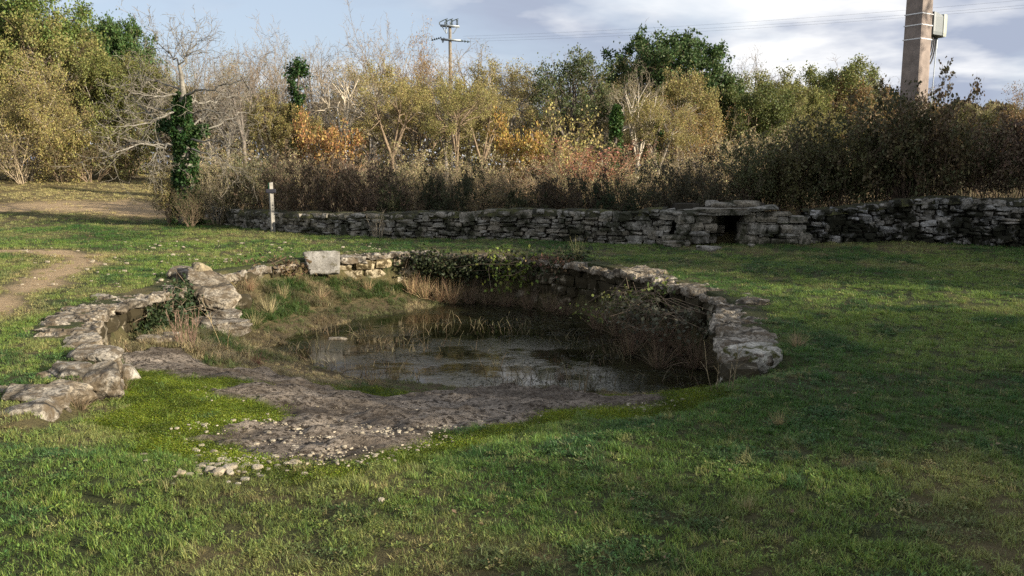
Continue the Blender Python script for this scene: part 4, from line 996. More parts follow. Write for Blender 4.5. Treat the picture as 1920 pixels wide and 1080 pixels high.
bare(430, 48, 118, 'tan2', 'olive-tan tree far behind the grey leafless tree', GREY, TAN, (.2, .17, .07), 1.1)
bare(672, 45, 135, 'bare3', 'many-stemmed grey tree far behind the pale-stemmed tree', GREY, (.27, .22, .15), None, 1.2)
bare(975, 47, 140, 'tan2', 'olive-tan tree far behind the slim yellow-orange bush', GREY, TAN, (.21, .17, .07), 1.1)
bare(1110, 44, 128, 'tan2', 'olive tree directly behind the sparse oak', GREY, BROWN, (.17, .15, .06), 1.0)
bare(1170, 46, 158, 'gold3', 'dull olive tree between the sparse oak and the big oak', GREY, BROWN, (.17, .15, .055), .9, name='autumn_tree')
bare(1370, 48, 165, 'gold1', 'muted olive tree right of the lower green oak', GREY, BROWN, (.15, .145, .045), .9, name='autumn_tree')
bare(300, 46, 150, 'gold1', 'muted olive tree behind the trunk of the dead tree', GREY, BROWN, (.17, .15, .045), .9, name='autumn_tree')
bare(375, 45, 140, 'tan2', 'olive-tan tree right behind the dead tree', GREY, TAN, (.21, .175, .07), 1.0)
# bright bushes
bare(618, 32, 222, 'scrub3', 'bright orange bush under the pale-stemmed tree', BROWN, BROWN, (.31, .185, .065), .75, name='autumn_bush', cat='bush')
bare(555, 33, 196, 'dome3', 'golden bush around the foot of the ivy-topped trunk', BROWN, BROWN, (.24, .175, .05), .75, name='autumn_bush', cat='bush')
bare(505, 33, 170, 'dome3', 'olive-gold bush left of the ivy-topped trunk', BROWN, BROWN, (.23, .17, .04), .6, name='autumn_bush', cat='bush')
bare(975, 31, 226, 'scrub3', 'yellow-orange slim bush left of the golden bush', BROWN, BROWN, (.35, .235, .06), .5, name='autumn_bush', cat='bush')
bare(1062, 31, 216, 'scrub1', 'golden twiggy bush under the sparse oak', TAN, TAN, (.33, .235, .09), .9, name='autumn_bush', cat='bush')
bare(858, 31, 150, 'dome2', 'yellow-green bush in front of the bare trees below the power pole', BROWN, BROWN, (.25, .21, .045), .75, name='autumn_bush', cat='bush')
bare(1125, 29, 268, 'scrub2', 'low reddish twiggy bush before the ivy column', (.3, .14, .08), (.33, .17, .1), (.3, .15, .09), 2.0, name='bare_bush', cat='bush')
# brown scrub between hedge and trees
scr = [(400, 28, 273, 'left of the signpost behind the dead tree'), (452, 27, 290, 'above the signpost'), (500, 29, 286, 'between the signpost and the golden bush'), (570, 28, 296, 'under the golden bush'), (660, 29, 290, 'right of the orange bush'), (720, 27, 296, 'below the tan tree with yellow leaves'),
       (775, 29, 283, 'below the tallest bare tree'), (830, 27, 303, 'below the yellow-green bush'), (900, 28, 286, 'left of the yellow-orange slim bush'), (950, 26, 308, 'below the yellow-orange slim bush'), (1015, 28, 290, 'between the slim bush and the golden twiggy bush'),
       (1085, 27, 313, 'in front of the golden twiggy bush'), (1185, 28, 290, 'right of the ivy column'), (1240, 29, 284, 'under the dense-twigged tan tree'), (1300, 30, 290, 'under the orange-tinged tan tree'), (1360, 29, 265, 'left of the dark tall hedge'), (1420, 31, 248, 'behind the left end of the tall hedge'), (1480, 31, 255, 'behind the middle of the tall hedge')]
for i, (px, Y, ty, where) in enumerate(scr):
    c = [(.32, .235, .13), (.30, .2, .12), (.26, .215, .11)][i % 3]
    bare(px, Y, ty, ['scrub1', 'scrub2', 'scrub1'][i % 3], 'brown twiggy scrub ' + where, (.26, .2, .13), (.33, .255, .17), c, 1.15, name='brown_scrub', cat='bush')

# ivy on upright trunks in the wood
def ivy_on(name, label, pix, Y, rads, n, seed, leaf=(.1, .08), col=(.035, .075, .018), jit=.5):
    rng = np.random.default_rng(seed); pts = np.array([at(px, py, Y) for px, py in pix]); g = hz(pts[0][0], Y); pts[0][2] = g
    t = thing(name, label, 'tree', (pts[0][0], Y, g)); b = np.array(t.location); P = pts - b
    mb = MB(); mb.tube(P, np.linspace(.09, .03, len(P)), 7); ob('trunk', mb.mesh('trunk', M['bark']), t, color=(.12, .1, .08))
    k = rng.uniform(0, len(P) - 1.001, n); i = k.astype(int); f = (k - i)[:, None]; C = P[i] * (1 - f) + P[i + 1] * f; r = np.interp(k, np.arange(len(P)), rads)
    lump = .55 + .9 * fbm(C[:, 2] * 1.6, k * 0 + seed, 0, seed, 3)
    d = rng.normal(size=(n, 3)); d = unit(d) * (rng.uniform(.3, 1, (n, 1))) * (r * lump)[:, None]; d[:, 2] *= .8
    keep = fbm((C + d)[:, 0] * 3, (C + d)[:, 1] * 3, (C + d)[:, 2] * 3, seed, 2) > .45
    ob('ivy_leaves', leaf_mesh((C + d)[keep], leaf[0], leaf[1], rng, up=.2), t, color=col); return t
ivy_on('ivy_tree', 'tall trunk topped by a dark ivy mass among the bare trees', [(552, 300), (553, 220), (556, 180), (560, 150), (556, 120)], 33, [.35, .32, .35, .55, .42], 6000, 61)
ivy_on('ivy_tree', 'narrow column of bright green ivy before the pale leafless tree', [(1152, 300), (1153, 270), (1155, 235), (1157, 200)], 31, [.25, .32, .3, .14], 4200, 62, col=(.05, .10, .02))
ivy_on('ivy_tree', 'short leaning ivy patch right of the pale leafless tree', [(1222, 300), (1228, 262), (1238, 235), (1246, 216)], 32, [.1, .25, .22, .12], 1600, 63)

# ---- the dead tree wrapped in ivy
def dead_tree():
    Y = 24.3; g0 = G(346, 404); g = hz(g0[0], Y); t = thing('ivy_clad_tree', 'dead tree with bare pale branches and ivy-wrapped trunk at the wall end', 'tree', (at(348, 400, Y)[0], Y, g)); b = np.array(t.location)
    rng = np.random.default_rng(77)
    A = lambda px, py, dy=0.0: at(px, py, Y + dy) - b
    tp = np.array([A(352, 404), A(350, 340), A(346, 280), A(340, 225), A(343, 175), A(340, 140), A(335, 122)]); tp[0][2] = -.1
    mb = MB(); mb.tube(tp, [.28, .23, .19, .15, .085, .055, .04], 9)
    ob('trunk', mb.mesh('trunk', M['bark']), t, color=(.22, .2, .16))
    limbs = [[(335, 122, 0), (322, 102, .2), (303, 82, .3), (284, 55, .4)], [(335, 124, 0), (348, 105, -.2), (362, 85, -.3), (378, 70, -.2)], [(340, 140, 0), (345, 120, .4), (350, 95, .6), (343, 70, .7)],
             [(342, 176, 0), (310, 178, -.4), (275, 183, -.8), (240, 172, -1.2)], [(342, 168, 0), (318, 160, .5), (288, 148, .9), (250, 140, 1.2)], [(340, 205, 0), (300, 222, -.7), (258, 240, -1.1), (222, 238, -1.6)], [(338, 200, 0), (305, 205, .7), (262, 214, 1.2), (215, 208, 1.6)],
             [(338, 240, 0), (300, 235, .3), (270, 205, .7), (248, 180, 1.0)], [(336, 272, 0), (275, 270, -.6), (228, 280, -1.2), (192, 297, -1.6)], [(334, 268, 0), (300, 275, -1), (285, 295, -1.3), (278, 312, -1.5)], [(330, 276, 0), (285, 262, .8), (245, 268, 1.2), (205, 288, 1.4)],
             [(344, 180, 0), (380, 168, -.5), (415, 162, -.8), (452, 150, -1.1)], [(344, 190, 0), (372, 195, .5), (405, 190, 1.0), (440, 178, 1.3)], [(346, 215, 0), (385, 205, -.9), (425, 215, -1.2), (455, 238, -1.5)], [(352, 250, 0), (390, 243, .2), (430, 222, .5), (470, 212, .8)],
             [(356, 280, 0), (390, 288, -.7), (420, 300, -1.2), (436, 318, -1.5)], [(354, 262, 0), (390, 262, -1.1), (425, 270, -1.4), (448, 283, -1.6)], [(352, 240, 0), (378, 225, 1.0), (400, 200, 1.4), (412, 172, 1.7)]]
    P = dict(seg=[8, 5, 4, 3], wob=[.1, .16, .2, .2], trop=[0, .02, .01, 0], n=[7, 4, 3], ang=[.75, .75, .8], lr=[.42, .5, .5], rr=[.5, .5, .5], t0=[.2, .2, .15], rmin=.007, top=.35)
    g_ = Grow(rng, P); main = []
    for L in limbs:
        pts = np.array([A(*q) for q in L]); s = np.linspace(0, 3, 12); pp = np.stack([np.interp(s, np.arange(4), pts[:, k]) for k in range(3)], 1); pp[1:-1] += rng.normal(size=(10, 3)) * .04
        rad = np.linspace(.03, .008, 12) * rng.uniform(.75, 1.2); main.append((pp, rad))
        for j in range(13):
            f = rng.uniform(2.2, 10.9); i = int(f); p0 = pp[i]; dr = unit(pp[i + 1] - pp[i]); d = unit(dr + rng.normal(size=3) * .5); g_.branch(p0, d, rng.uniform(.45, 1.3), rad[i] * .55, 1)
    V, Q = tubes(main, 6); ob('limbs', mk('limbs', V, Q, M['bark']), t, color=(.24, .22, .18))
    V, Q = tubes([x for l in g_.out for x in l], 3); ob('branches', mk('branches', V, Q, M['bark']), t, color=(.23, .205, .16))
    # ivy sleeve
    n = 12000; k = rng.uniform(0, 4.35, n); i = k.astype(int); f = (k - i)[:, None]; C = tp[i] * (1 - f) + tp[i + 1] * f; r = np.interp(k, [0, 1, 2, 3, 4, 4.4], [.42, .33, .28, .25, .17, .05])
    a = rng.uniform(0, 6.28, n); lump = .75 + .6 * fbm(np.cos(a) * 1.2 + C[:, 2] * 1.5, np.sin(a) * 1.2, C[:, 2] * 2, 5, 3)
    d = np.column_stack([np.cos(a), np.sin(a), rng.normal(0, .15, n)]) * (r * lump * rng.uniform(.75, 1.08, n))[:, None]
    pp_ = C + d; kp = fbm(pp_[:, 0] * 4, pp_[:, 1] * 4, pp_[:, 2] * 4, 15, 3) > np.interp(k, [0, 3, 4.4], [.36, .4, .55]); C, d = C[kp], d[kp]
    ex = []
    for q in ((A(300, 232, .2), A(338, 248)), (A(385, 240, .1), A(350, 262))):
        s = rng.random((900, 1)); ex.append(q[0] * (1 - s) + q[1] * s + rng.normal(size=(900, 3)) * .09)
    ob('ivy_leaves', leaf_mesh(np.concatenate([C + d] + ex), .085, .07, rng, up=.1, droop=.8), t, color=(.04, .085, .02))
dead_tree()
bare(316, 24.6, 300, 'scrub1', 'olive-brown bush left of the foot of the ivy-clad dead tree', BROWN, BROWN, (.17, .135, .04), .75, name='autumn_bush', cat='bush')
bare(352, 23.6, 352, 'scrub2', 'dark tangle of twigs around the foot of the dead tree', BROWN, BROWN, (.1, .09, .035), .9, name='bare_bush', cat='bush')
bare(402, 24.6, 300, 'scrub2', 'pale dry twigs just right of the ivy-clad dead tree', (.3, .25, .17), (.3, .25, .17), (.16, .13, .06), .8, name='bare_bush', cat='bush')

# ---- bramble hedge on and behind the wall
def hedge(px, dY, ty, kind, label, leafc, stem=DARKB, wide=1.0, name='bramble_bush', base=None):
    if name == 'hedge_bush': ty += 16
    p = at(px, 400, 20); Y = 20
    for _ in range(8): p = at(px, 400, Y); Y = float(wall_y(p[0])) + dY + .1
    g = hz(p[0], Y); H = at(px, ty, Y)[2] - g; pr = K[kind]; k = H / pr['h']
    t = thing(name, label, 'bush', (p[0], Y, g), rot=(0, 0, (px * .73) % 6.28)); kx = min(k * wide * .8, H * .72 * wide / pr['w']); t.scale = (kx, kx, k)
    for pn, me in pr['parts'].items():
        o_ = ob(pn, me, t, color=tuple((1.5 if name == 'hedge_bush' else 1.2) * v for v in leafc) if pn == 'leaves' else tuple(1.9 * v for v in stem) if pn == 'canes' else tuple(1.3 * v for v in stem))
        if pn == 'twigs': o_['kind'] = 'stuff'
    return t
GB = (.045, .05, .02); RB = (.10, .055, .032); DG = (.03, .042, .018)
hedge(445, 1.5, 292, 'bram1', 'green bramble bush behind the left end of the wall', (.10, .11, .045), wide=1.0)
hedge(500, 1.5, 288, 'bram2', 'grey-green bramble bush right behind the signpost', (.12, .11, .055))
hedge(562, 1.4, 290, 'bram3', 'brown bramble bush a step right of the signpost', (.17, .125, .075), wide=1.1)
hedge(612, 1.4, 286, 'bram1', 'tall reddish-brown bramble mound midway along the low wall', (.10, .075, .045))
hedge(668, 1.3, 292, 'bram2', 'dark red bramble bush right of the tall reddish mound', (.075, .055, .033))
hedge(722, 1.4, 316, 'bram3', 'loose brown bramble bush behind the dry stems on the wall', (.19, .135, .085))
hedge(770, 1.2, 332, 'bram1', 'low dark bramble bush left of the arching dome', GB, wide=1.2)
hedge(858, 1.1, 308, 'bram2', 'dark dome of arching brambles in the middle of the hedge', (.04, .044, .02), wide=.85)
hedge(815, 1.5, 334, 'bram3', 'small brown bramble bush tucked beside the arching dome', (.17, .13, .075))
hedge(935, 1.2, 330, 'bram3', 'thin brown bramble bush right of the arching dome', (.15, .12, .06), wide=1.2)
hedge(990, 1.3, 342, 'bram1', 'low green bramble bush between the dome and the reddish round one', GB, wide=1.3)
hedge(1082, 1.1, 316, 'bram2', 'round reddish-dark bramble bush over the middle of the wall', (.06, .045, .026), wide=1.0)
hedge(1040, 1.3, 338, 'bram3', 'brown bramble bush left of the round reddish one', (.1, .07, .04))
hedge(1145, 1.2, 326, 'bram1', 'green-black bramble bush right of the round reddish one', DG)
hedge(1210, 1.3, 322, 'bram3', 'arching brambles with open gaps left of the shelter', (.065, .065, .028), wide=1.1)
hedge(1275, 1.2, 300, 'bram1', 'dark bramble bush above the left jamb of the shelter', (.06, .055, .03))
hedge(1335, 1.6, 280, 'bram3', 'loose grey-brown bramble bush above the shelter opening', (.10, .085, .05))
hedge(1395, 1.5, 262, 'hedge2', 'dark blackthorn bush above the right jamb of the shelter', (.075, .08, .034), name='hedge_bush')
hedge(1455, 1.6, 235, 'hedge1', 'dark hedge bush right of the shelter', (.075, .07, .028), name='hedge_bush')
hedge(1518, 1.5, 240, 'hedge2', 'brown-black hedge bush above the pale fallen stone', (.075, .075, .033), name='hedge_bush')
hedge(1580, 1.5, 222, 'hedge1', 'dense dark hedge bush two steps left of the utility pole', (.065, .065, .025), name='hedge_bush')
hedge(1645, 1.4, 176, 'hedge2', 'tall hedge bush against the left side of the utility pole', (.11, .09, .045), name='hedge_bush')
hedge(1700, 1.2, 178, 'hedge1', 'tall dark hedge bush in front of the utility pole', (.06, .06, .025), name='hedge_bush', wide=.85)
hedge(1752, 1.3, 158, 'hedge2', 'tallest leafy hedge bush at the right side of the utility pole', (.11, .085, .045), name='hedge_bush', wide=.8)
hedge(1815, 1.6, 214, 'hedge3', 'brown hedge bush right of the utility pole', (.09, .085, .042), name='hedge_bush')
hedge(1878, 1.5, 212, 'hedge3', 'reddish-brown hedge bush near the right edge', (.11, .08, .05), name='hedge_bush')
hedge(1940, 1.6, 202, 'hedge3', 'dark red-brown hedge bush cut by the right edge', (.10, .07, .045), name='hedge_bush')
# ---- unseen trees added beyond the right edge to cast shade across the green
def shade_tree(x, y, H, kind, label, col, wide=1.0, rz=0.0):
    plant('unseen_tree', K[kind], (x, y, hz(x, y)), H, label, 'tree', dict(trunk=BROWN, branches=BROWN, crown=col), rz, None, wide)
for i, (x, y, H, kd, wd) in enumerate(((17.0, 8.8, 6.0, 'gold1', 1.15), (18.2, 10.7, 6.8, 'gold3', 1.1), (16.9, 12.6, 8.6, 'gold1', .8), (18.5, 13.0, 9.0, 'gold2', .65), (17.0, 13.4, 8.4, 'gold1', .5), (16, 16.8, 4.7, 'gold3', 1.1), (17, 18.8, 4.6, 'gold1', 1.2), (18, 21, 4.6, 'gold3', 1.2))):
    shade_tree(x, y, H, kd, 'unseen leafy tree outside the right edge of the green, number %s from the lane' % ['one', 'two', 'three', 'four', 'five', 'six', 'seven', 'eight'][i], (.09, .10, .03), wd, i * 1.3)
for i, (x, y, H, kd, wd) in enumerate(((13.5, 3.4, 4.9, 'gold3', 1.0), (14, 1.5, 5.0, 'gold1', 1.1), (14.5, -.5, 5.1, 'gold3', 1.1), (14, -2.6, 4.7, 'gold1', 1.2), (15, -4.8, 4.9, 'gold2', 1.2), (14.5, -7.2, 4.7, 'gold1', 1.2), (16, -9.5, 5, 'gold3', 1.2))):
    shade_tree(x, y, H, kd, 'small unseen leafy tree outside the right edge, %s in its row' % ['first', 'second', 'third', 'fourth', 'fifth', 'sixth', 'seventh'][i], (.10, .10, .03), wd, i * 1.7)

# ------------------------------------------------------------------ masses nobody could count
def far_wood():                                # the wood that closes the horizon
    rng = np.random.default_rng(91); n = 90000
    px = rng.uniform(-250, 2250, n); Y = rng.uniform(62, 80, n)
    lim = np.interp(px, [-250, 0, 250, 400, 700, 1000, 1300, 1500, 1700, 2250], [150, 150, 170, 190, 200, 205, 205, 195, 190, 210]) + (fbm(px / 45, 0 * px, 0, 8, 3) - .5) * 70
    u = rng.uniform(0, 1, n) ** 1.2
    d = [(a, b, c) for a, b, c in ((0, 0, 0),)]
    py = lim + (330 - lim) * u
    k = Y / (CP + (540 - py) / FPX * SP); X = (px - 960) / FPX * k; Z = CAM_H + (-SP + (540 - py) / FPX * CP) * k
    V, Q = leaves(np.column_stack([X, Y, Z]), .38, .26, rng)
    ob('distant_wood', mk('distant_wood', V, Q, M['leaf'], False, {'rnd': ('FACE', 'FLOAT', rng.random(n).astype(np.float32))}), color=(.19, .155, .075), kind='stuff', label='brown-olive distant wood closing the horizon', category='wood')
far_wood()
def undergrowth():                              # dry stalks and low twigs behind the hedge
    rng = np.random.default_rng(92); polys = []; C = []
    n = 9000; px = rng.uniform(380, 2000, n); Y0 = rng.uniform(3.2, 12, n)
    for a, b in zip(px, Y0):
        p = at(a, 330, 22); Y = float(wall_y(p[0])) + b; x = (a - 960) / FPX * Y; 
        if Y > 34: continue
        C.append((x, Y))
    C = np.array(C); Z = height(C[:, 0], C[:, 1]); L = rng.uniform(.4, 1.15, len(C))
    d = unit(np.column_stack([rng.normal(0, .35, (len(C), 2)), np.ones(len(C))])); b0 = np.column_stack([C, Z - .02])
    mid = b0 + d * (L * .55)[:, None]; tip = mid + unit(d + rng.normal(0, .35, d.shape)) * (L * .5)[:, None]
    polys = [(np.array([a, b, c]), np.array([.007, .005, .002])) for a, b, c in zip(b0, mid, tip)]
    V, Q = tubes(polys, 3); ob('undergrowth', mk('undergrowth', V, Q, M['tuft'], False, {'rnd': ('FACE', 'FLOAT', np.repeat(rng.random(len(polys)), 6).astype(np.float32))}), color=(.25, .185, .10), kind='stuff', label='dry brown undergrowth behind the hedge', category='undergrowth')
undergrowth()

# ---- grass: clumps of blades on the meadow
def grass_clump(seed, n, H, rad, width, bend=.5):
    rng = np.random.default_rng(seed); a = rng.uniform(0, 6.28, n); rr = rad * rng.uniform(0, 1, n) ** .5; b = rng.uniform(0, 6.28, n)
    base = np.column_stack([np.cos(a) * rr, np.sin(a) * rr, np.full(n, -.006)]); L = H * rng.uniform(.4, 1.15, n)
    tl = rng.uniform(.1, 1.0, n); d = np.column_stack([np.cos(b) * np.sin(tl), np.sin(b) * np.sin(tl), np.cos(tl)])
    m = base + d * (L * .55)[:, None]; d2 = unit(d + np.column_stack([np.cos(b) * bend, np.sin(b) * bend, -bend * rng.random(n)])); tp = m + d2 * (L * .5)[:, None]
    sd = np.column_stack([-np.sin(b), np.cos(b), 0 * b]) * (width * rng.uniform(.7, 1.3, (n, 1))) / 2
    V = np.stack([base - sd, base + sd, m + sd * .85, m - sd * .85, tp + sd * .12, tp - sd * .12], 1).reshape(-1, 3); i = np.arange(n) * 6
    Q = np.concatenate([np.stack([i, i + 1, i + 2, i + 3], 1), np.stack([i + 3, i + 2, i + 4, i + 5], 1)]); r = rng.random(n)
    return mk('clump', V, Q, M['blade'], False, {'rnd': ('FACE', 'FLOAT', np.r_[r, r].astype(np.float32))})
def herb_clump(seed, n, rad, L, Wd):
    rng = np.random.default_rng(seed); a = rng.uniform(0, 6.28, n); rr = rad * rng.uniform(0, 1, n) ** .6; C = np.column_stack([np.cos(a) * rr, np.sin(a) * rr, rng.uniform(.008, .03, n)])
    D = unit(np.column_stack([np.cos(a) + rng.normal(0, .4, n), np.sin(a) + rng.normal(0, .4, n), rng.uniform(.0, .7, n)])); V, Q = leaves(C, L, Wd, rng, up=3.0, D=D)
    return mk('clump', V, Q, M['blade'], False, {'rnd': ('FACE', 'FLOAT', rng.random(n).astype(np.float32))})
def moss_clump(seed):
    rng = np.random.default_rng(seed); n = 330; C = np.column_stack([rng.normal(0, .05, (n, 2)), rng.uniform(-.004, .012, n)]); V, Q = leaves(C, .0075, .0035, rng, up=.3)
    return mk('clump', V, Q, M['blade'], False, {'rnd': ('FACE', 'FLOAT', rng.random(n).astype(np.float32))})
clumps = bpy.data.collections.new('clumps')
CL = [grass_clump(1, 46, .062, .075, .0042), grass_clump(2, 40, .075, .08, .0045), grass_clump(3, 34, .095, .07, .005, .7), herb_clump(4, 34, .06, .02, .015), herb_clump(5, 18, .05, .035, .016), grass_clump(6, 60, .045, .09, .004), moss_clump(7),
      grass_clump(8, 60, .22, .10, .006, .8)]
for i, me in enumerate(CL):
    o = bpy.data.objects.new('clump_%02d' % i, me); clumps.objects.link(o)
def scatter_group():
    ng = bpy.data.node_groups.new('scatter', 'GeometryNodeTree'); ng.interface.new_socket('Geometry', in_out='INPUT', socket_type='NodeSocketGeometry'); ng.interface.new_socket('Geometry', in_out='OUTPUT', socket_type='NodeSocketGeometry')
    N, L = ng.nodes, ng.links; gi = N.new('NodeGroupInput'); go = N.new('NodeGroupOutput'); ip = N.new('GeometryNodeInstanceOnPoints'); ci = N.new('GeometryNodeCollectionInfo')
    ci.inputs['Collection'].default_value = clumps; ci.inputs['Separate Children'].default_value = True; ci.inputs['Reset Children'].default_value = True
    def na(nm, ty): a = N.new('GeometryNodeInputNamedAttribute'); a.data_type = ty; a.inputs['Name'].default_value = nm; return a.outputs[0]
    m2p = N.new('GeometryNodeMeshToPoints'); L.new(gi.outputs[0], m2p.inputs[0]); L.new(m2p.outputs[0], ip.inputs['Points']); L.new(ci.outputs[0], ip.inputs['Instance']); ip.inputs['Pick Instance'].default_value = True
    L.new(na('kind', 'INT'), ip.inputs['Instance Index']); L.new(na('rot', 'FLOAT_VECTOR'), ip.inputs['Rotation']); L.new(na('scl', 'FLOAT'), ip.inputs['Scale']); L.new(ip.outputs[0], go.inputs[0]); return ng
NG = scatter_group()
def scatter(name, P, kind, rot, scl, tint, label, cat):
    me = bpy.data.meshes.new(name); me.vertices.add(len(P)); me.vertices.foreach_set('co', np.asarray(P, np.float32).ravel())
    for an, ty, v, key in (('kind', 'INT', kind, 'value'), ('rot', 'FLOAT_VECTOR', rot, 'vector'), ('scl', 'FLOAT', scl, 'value'), ('tint', 'FLOAT_VECTOR', tint, 'vector')):
        a = me.attributes.new(an, ty, 'POINT'); a.data.foreach_set(key, np.ascontiguousarray(v, np.int32 if ty == 'INT' else np.float32).ravel())
    me.update(); o = ob(name, me, kind='stuff', label=label, category=cat); md = o.modifiers.new('scatter', 'NODES'); md.node_group = NG; return o
def strew(rng, ymin, ymax, dens, margin=1.8):
    a = .64; n = int(dens * (a * (ymax ** 2 - ymin ** 2) + 2 * margin * (ymax - ymin)))
    y = np.sqrt(rng.uniform(ymin ** 2, ymax ** 2, n)); x = rng.uniform(-1, 1, n) * (a * y + margin); return x, y
def lerp(a, b, k): return np.asarray(a) * (1 - k[:, None]) + np.asarray(b) * k[:, None]
def meadow_grass():
    rng = np.random.default_rng(95); X, Y = [], []
    for y0, y1, dn in ((1.9, 6, 480), (6, 10, 300), (10, 16, 140), (16, 24, 60), (24, 34, 26), (34, 46, 12)):
        x, y = strew(rng, y0, y1, dn); X.append(x); Y.append(y)
    x, y = np.concatenate(X), np.concatenate(Y)
    sd, ed = poly_sd(x, y); s = slab_sd(x, y); pth = path_sd(x, y)
    wallside = y > wall_y(x) - .12
    wallside &= x > WALLP[0, 0] - .1
    rimw = np.where(ed < 3, .2, np.where(ed < 6, .52, np.where(ed < NWALL, .36, -.1)))
    keep = ((sd > rimw + (fbm(x * 3, y * 3, 0, 33, 3) - .5) * .5) | ((sd < 0) & (y < 8.6) & (s > .02) & (ed >= 0) & (sd < -.05) & (y < 8.2))) & (s > -.02) & ~wallside
    keep &= (rng.random(len(x)) > sst(.3, -.1, pth) * .93)
    msk = moss_mask(x, y); keep &= rng.random(len(x)) > msk * .55
    bare_ = sst(.64, .74, fbm(x * 1.7, y * 1.7, 0, 35, 4)); keep &= rng.random(len(x)) > bare_ * .25
    x, y, msk, pth = x[keep], y[keep], msk[keep], pth[keep]; n = len(x); z = height(x, y)
    dry = dry_mask(x, y) * np.where(y < 24, .42, .6); f1 = fbm(x * .5, y * .5, 0, 36, 4); f2 = fbm(x * 2.3, y * 2.3, 0, 37, 4); r = rng.random(n)
    col = lerp((.045, .10, .018), (.105, .162, .03), sst(.36, .6, f1)); col = lerp(col, (.028, .075, .022), sst(.55, .68, f2) * .8); col = lerp(col, np.where((y > 24)[:, None], np.array([[.31, .26, .12]]), np.array([[.25, .205, .09]])), np.clip(dry + sst(.6, .1, pth) * .6 + (r > .9) * .45, 0, 1)); col = lerp(col, (.10, .15, .016), msk * .8)  # far dry grass tinted paler, its sunlit look put into the colour
    col = (col * .88 + col.mean(1, keepdims=True) * np.array([[.16, .12, .05]])) * 1.72 * rng.uniform(.78, 1.22, (n, 1))
    kind = rng.choice([0, 1, 2, 5, 3, 4], p=[.3, .24, .1, .2, .12, .04], size=n); hb = f2 > .6; kind = np.where(hb & (rng.random(n) < .35), rng.choice([3, 4], size=n), kind)
    kind = np.where((msk > .4) & (rng.random(n) < .8), np.where(rng.random(n) < .75, 6, 5), kind)
    kind = np.where((rng.random(n) < .012) & (y < 12), 7, kind)
    scl = .54 * rng.uniform(.7, 1.25, n) * (1 + .045 * np.clip(y - 5, 0, 30)) * (.75 + .55 * f2) * np.where(kind == 7, .75, 1) * np.where(msk > .4, .8, 1)
    rot = np.column_stack([rng.normal(0, .12, n), rng.normal(0, .12, n), rng.uniform(0, 6.28, n)])
    scatter('meadow_grass', np.column_stack([x, y, z]), kind, rot, scl, col, 'short green grass with dry blades and clover around the pond', 'grass')
    # moss on the ramp
    m = 9000; xx = rng.uniform(-4, 3, m); yy = rng.uniform(4, 9, m); k = (moss_mask(xx, yy) > .45) & (slab_sd(xx, yy) > -.05); xx, yy = xx[k], yy[k]; n = len(xx)
    c = lerp((.07, .10, .008), (.17, .22, .018), sst(.35, .65, fbm(xx * 5, yy * 5, 0, 41, 3))) * rng.uniform(.8, 1.2, (n, 1))
    scatter('ramp_moss', np.column_stack([xx, yy, height(xx, yy)]), np.full(n, 6), np.column_stack([np.zeros((n, 2)), rng.uniform(0, 6.28, n)]), rng.uniform(.9, 1.6, n), c, 'bright yellow-green moss on the stone ramp', 'moss')
    # rough grass on the bank and in the basin
    m = 15000; xx = rng.uniform(-5, 2.8, m); yy = rng.uniform(7.2, 16.8, m); sd, _ = poly_sd(xx, yy); zz = height(xx, yy); k = (sd < -.04) & (zz > WATER_Z - .03) & (slab_sd(xx, yy) > .02) & (yy > 8.4); xx, yy, zz = xx[k], yy[k], zz[k]; n = len(xx)
    f = fbm(xx * 1.4, yy * 1.4, 0, 43, 4); dr = np.clip(sst(.44, .59, f) + sst(-.72, -.85, zz) * .3, 0, 1); c = lerp((.07, .115, .028), (.38, .31, .165), dr); c = lerp(c, (.12, .085, .05), sst(.5, .7, fbm(xx * 3, yy * 3, 0, 44, 3)) * .6) * rng.uniform(.7, 1.2, (n, 1))
    kind = np.where(rng.random(n) < .28, 7, rng.choice([1, 2, 5], size=n)); sc = rng.uniform(.5, 1.15, n) * np.where(kind == 7, .8, 1.35) * np.where((yy < 11) & (xx > -3.2), .5, 1) * np.where(zz < -.7, .6, 1)
    scatter('bank_grass', np.column_stack([xx, yy, zz]), kind, np.column_stack([rng.normal(0, .2, (n, 2)), rng.uniform(0, 6.28, n)]), sc, c, 'rough dry grass on the bank inside the basin', 'grass')
meadow_grass()

def fallen_leaves():
    rng = np.random.default_rng(107); x, y = strew(rng, 3.2, 24, 6); sd, _ = poly_sd(x, y); k = (sd > .5) & (y < wall_y(x) - .2) & (fbm(x * .6, y * .6, 0, 87, 3) > .42); x, y = x[k], y[k]; n = len(x)
    a = rng.uniform(0, 6.28, n); D = unit(np.column_stack([np.cos(a), np.sin(a), rng.normal(0, .25, n)])); V, Q = leaves(np.column_stack([x, y, height(x, y) + rng.uniform(.012, .03, n)]), .03, .02, rng, up=1.5, D=D)
    ob('fallen_leaves', mk('fallen_leaves', V, Q, M['leaf'], False, {'rnd': ('FACE', 'FLOAT', rng.random(n).astype(np.float32))}), color=(.2, .145, .08), kind='stuff', label='scattered brown fallen leaves in the grass', category='leaves')
fallen_leaves()
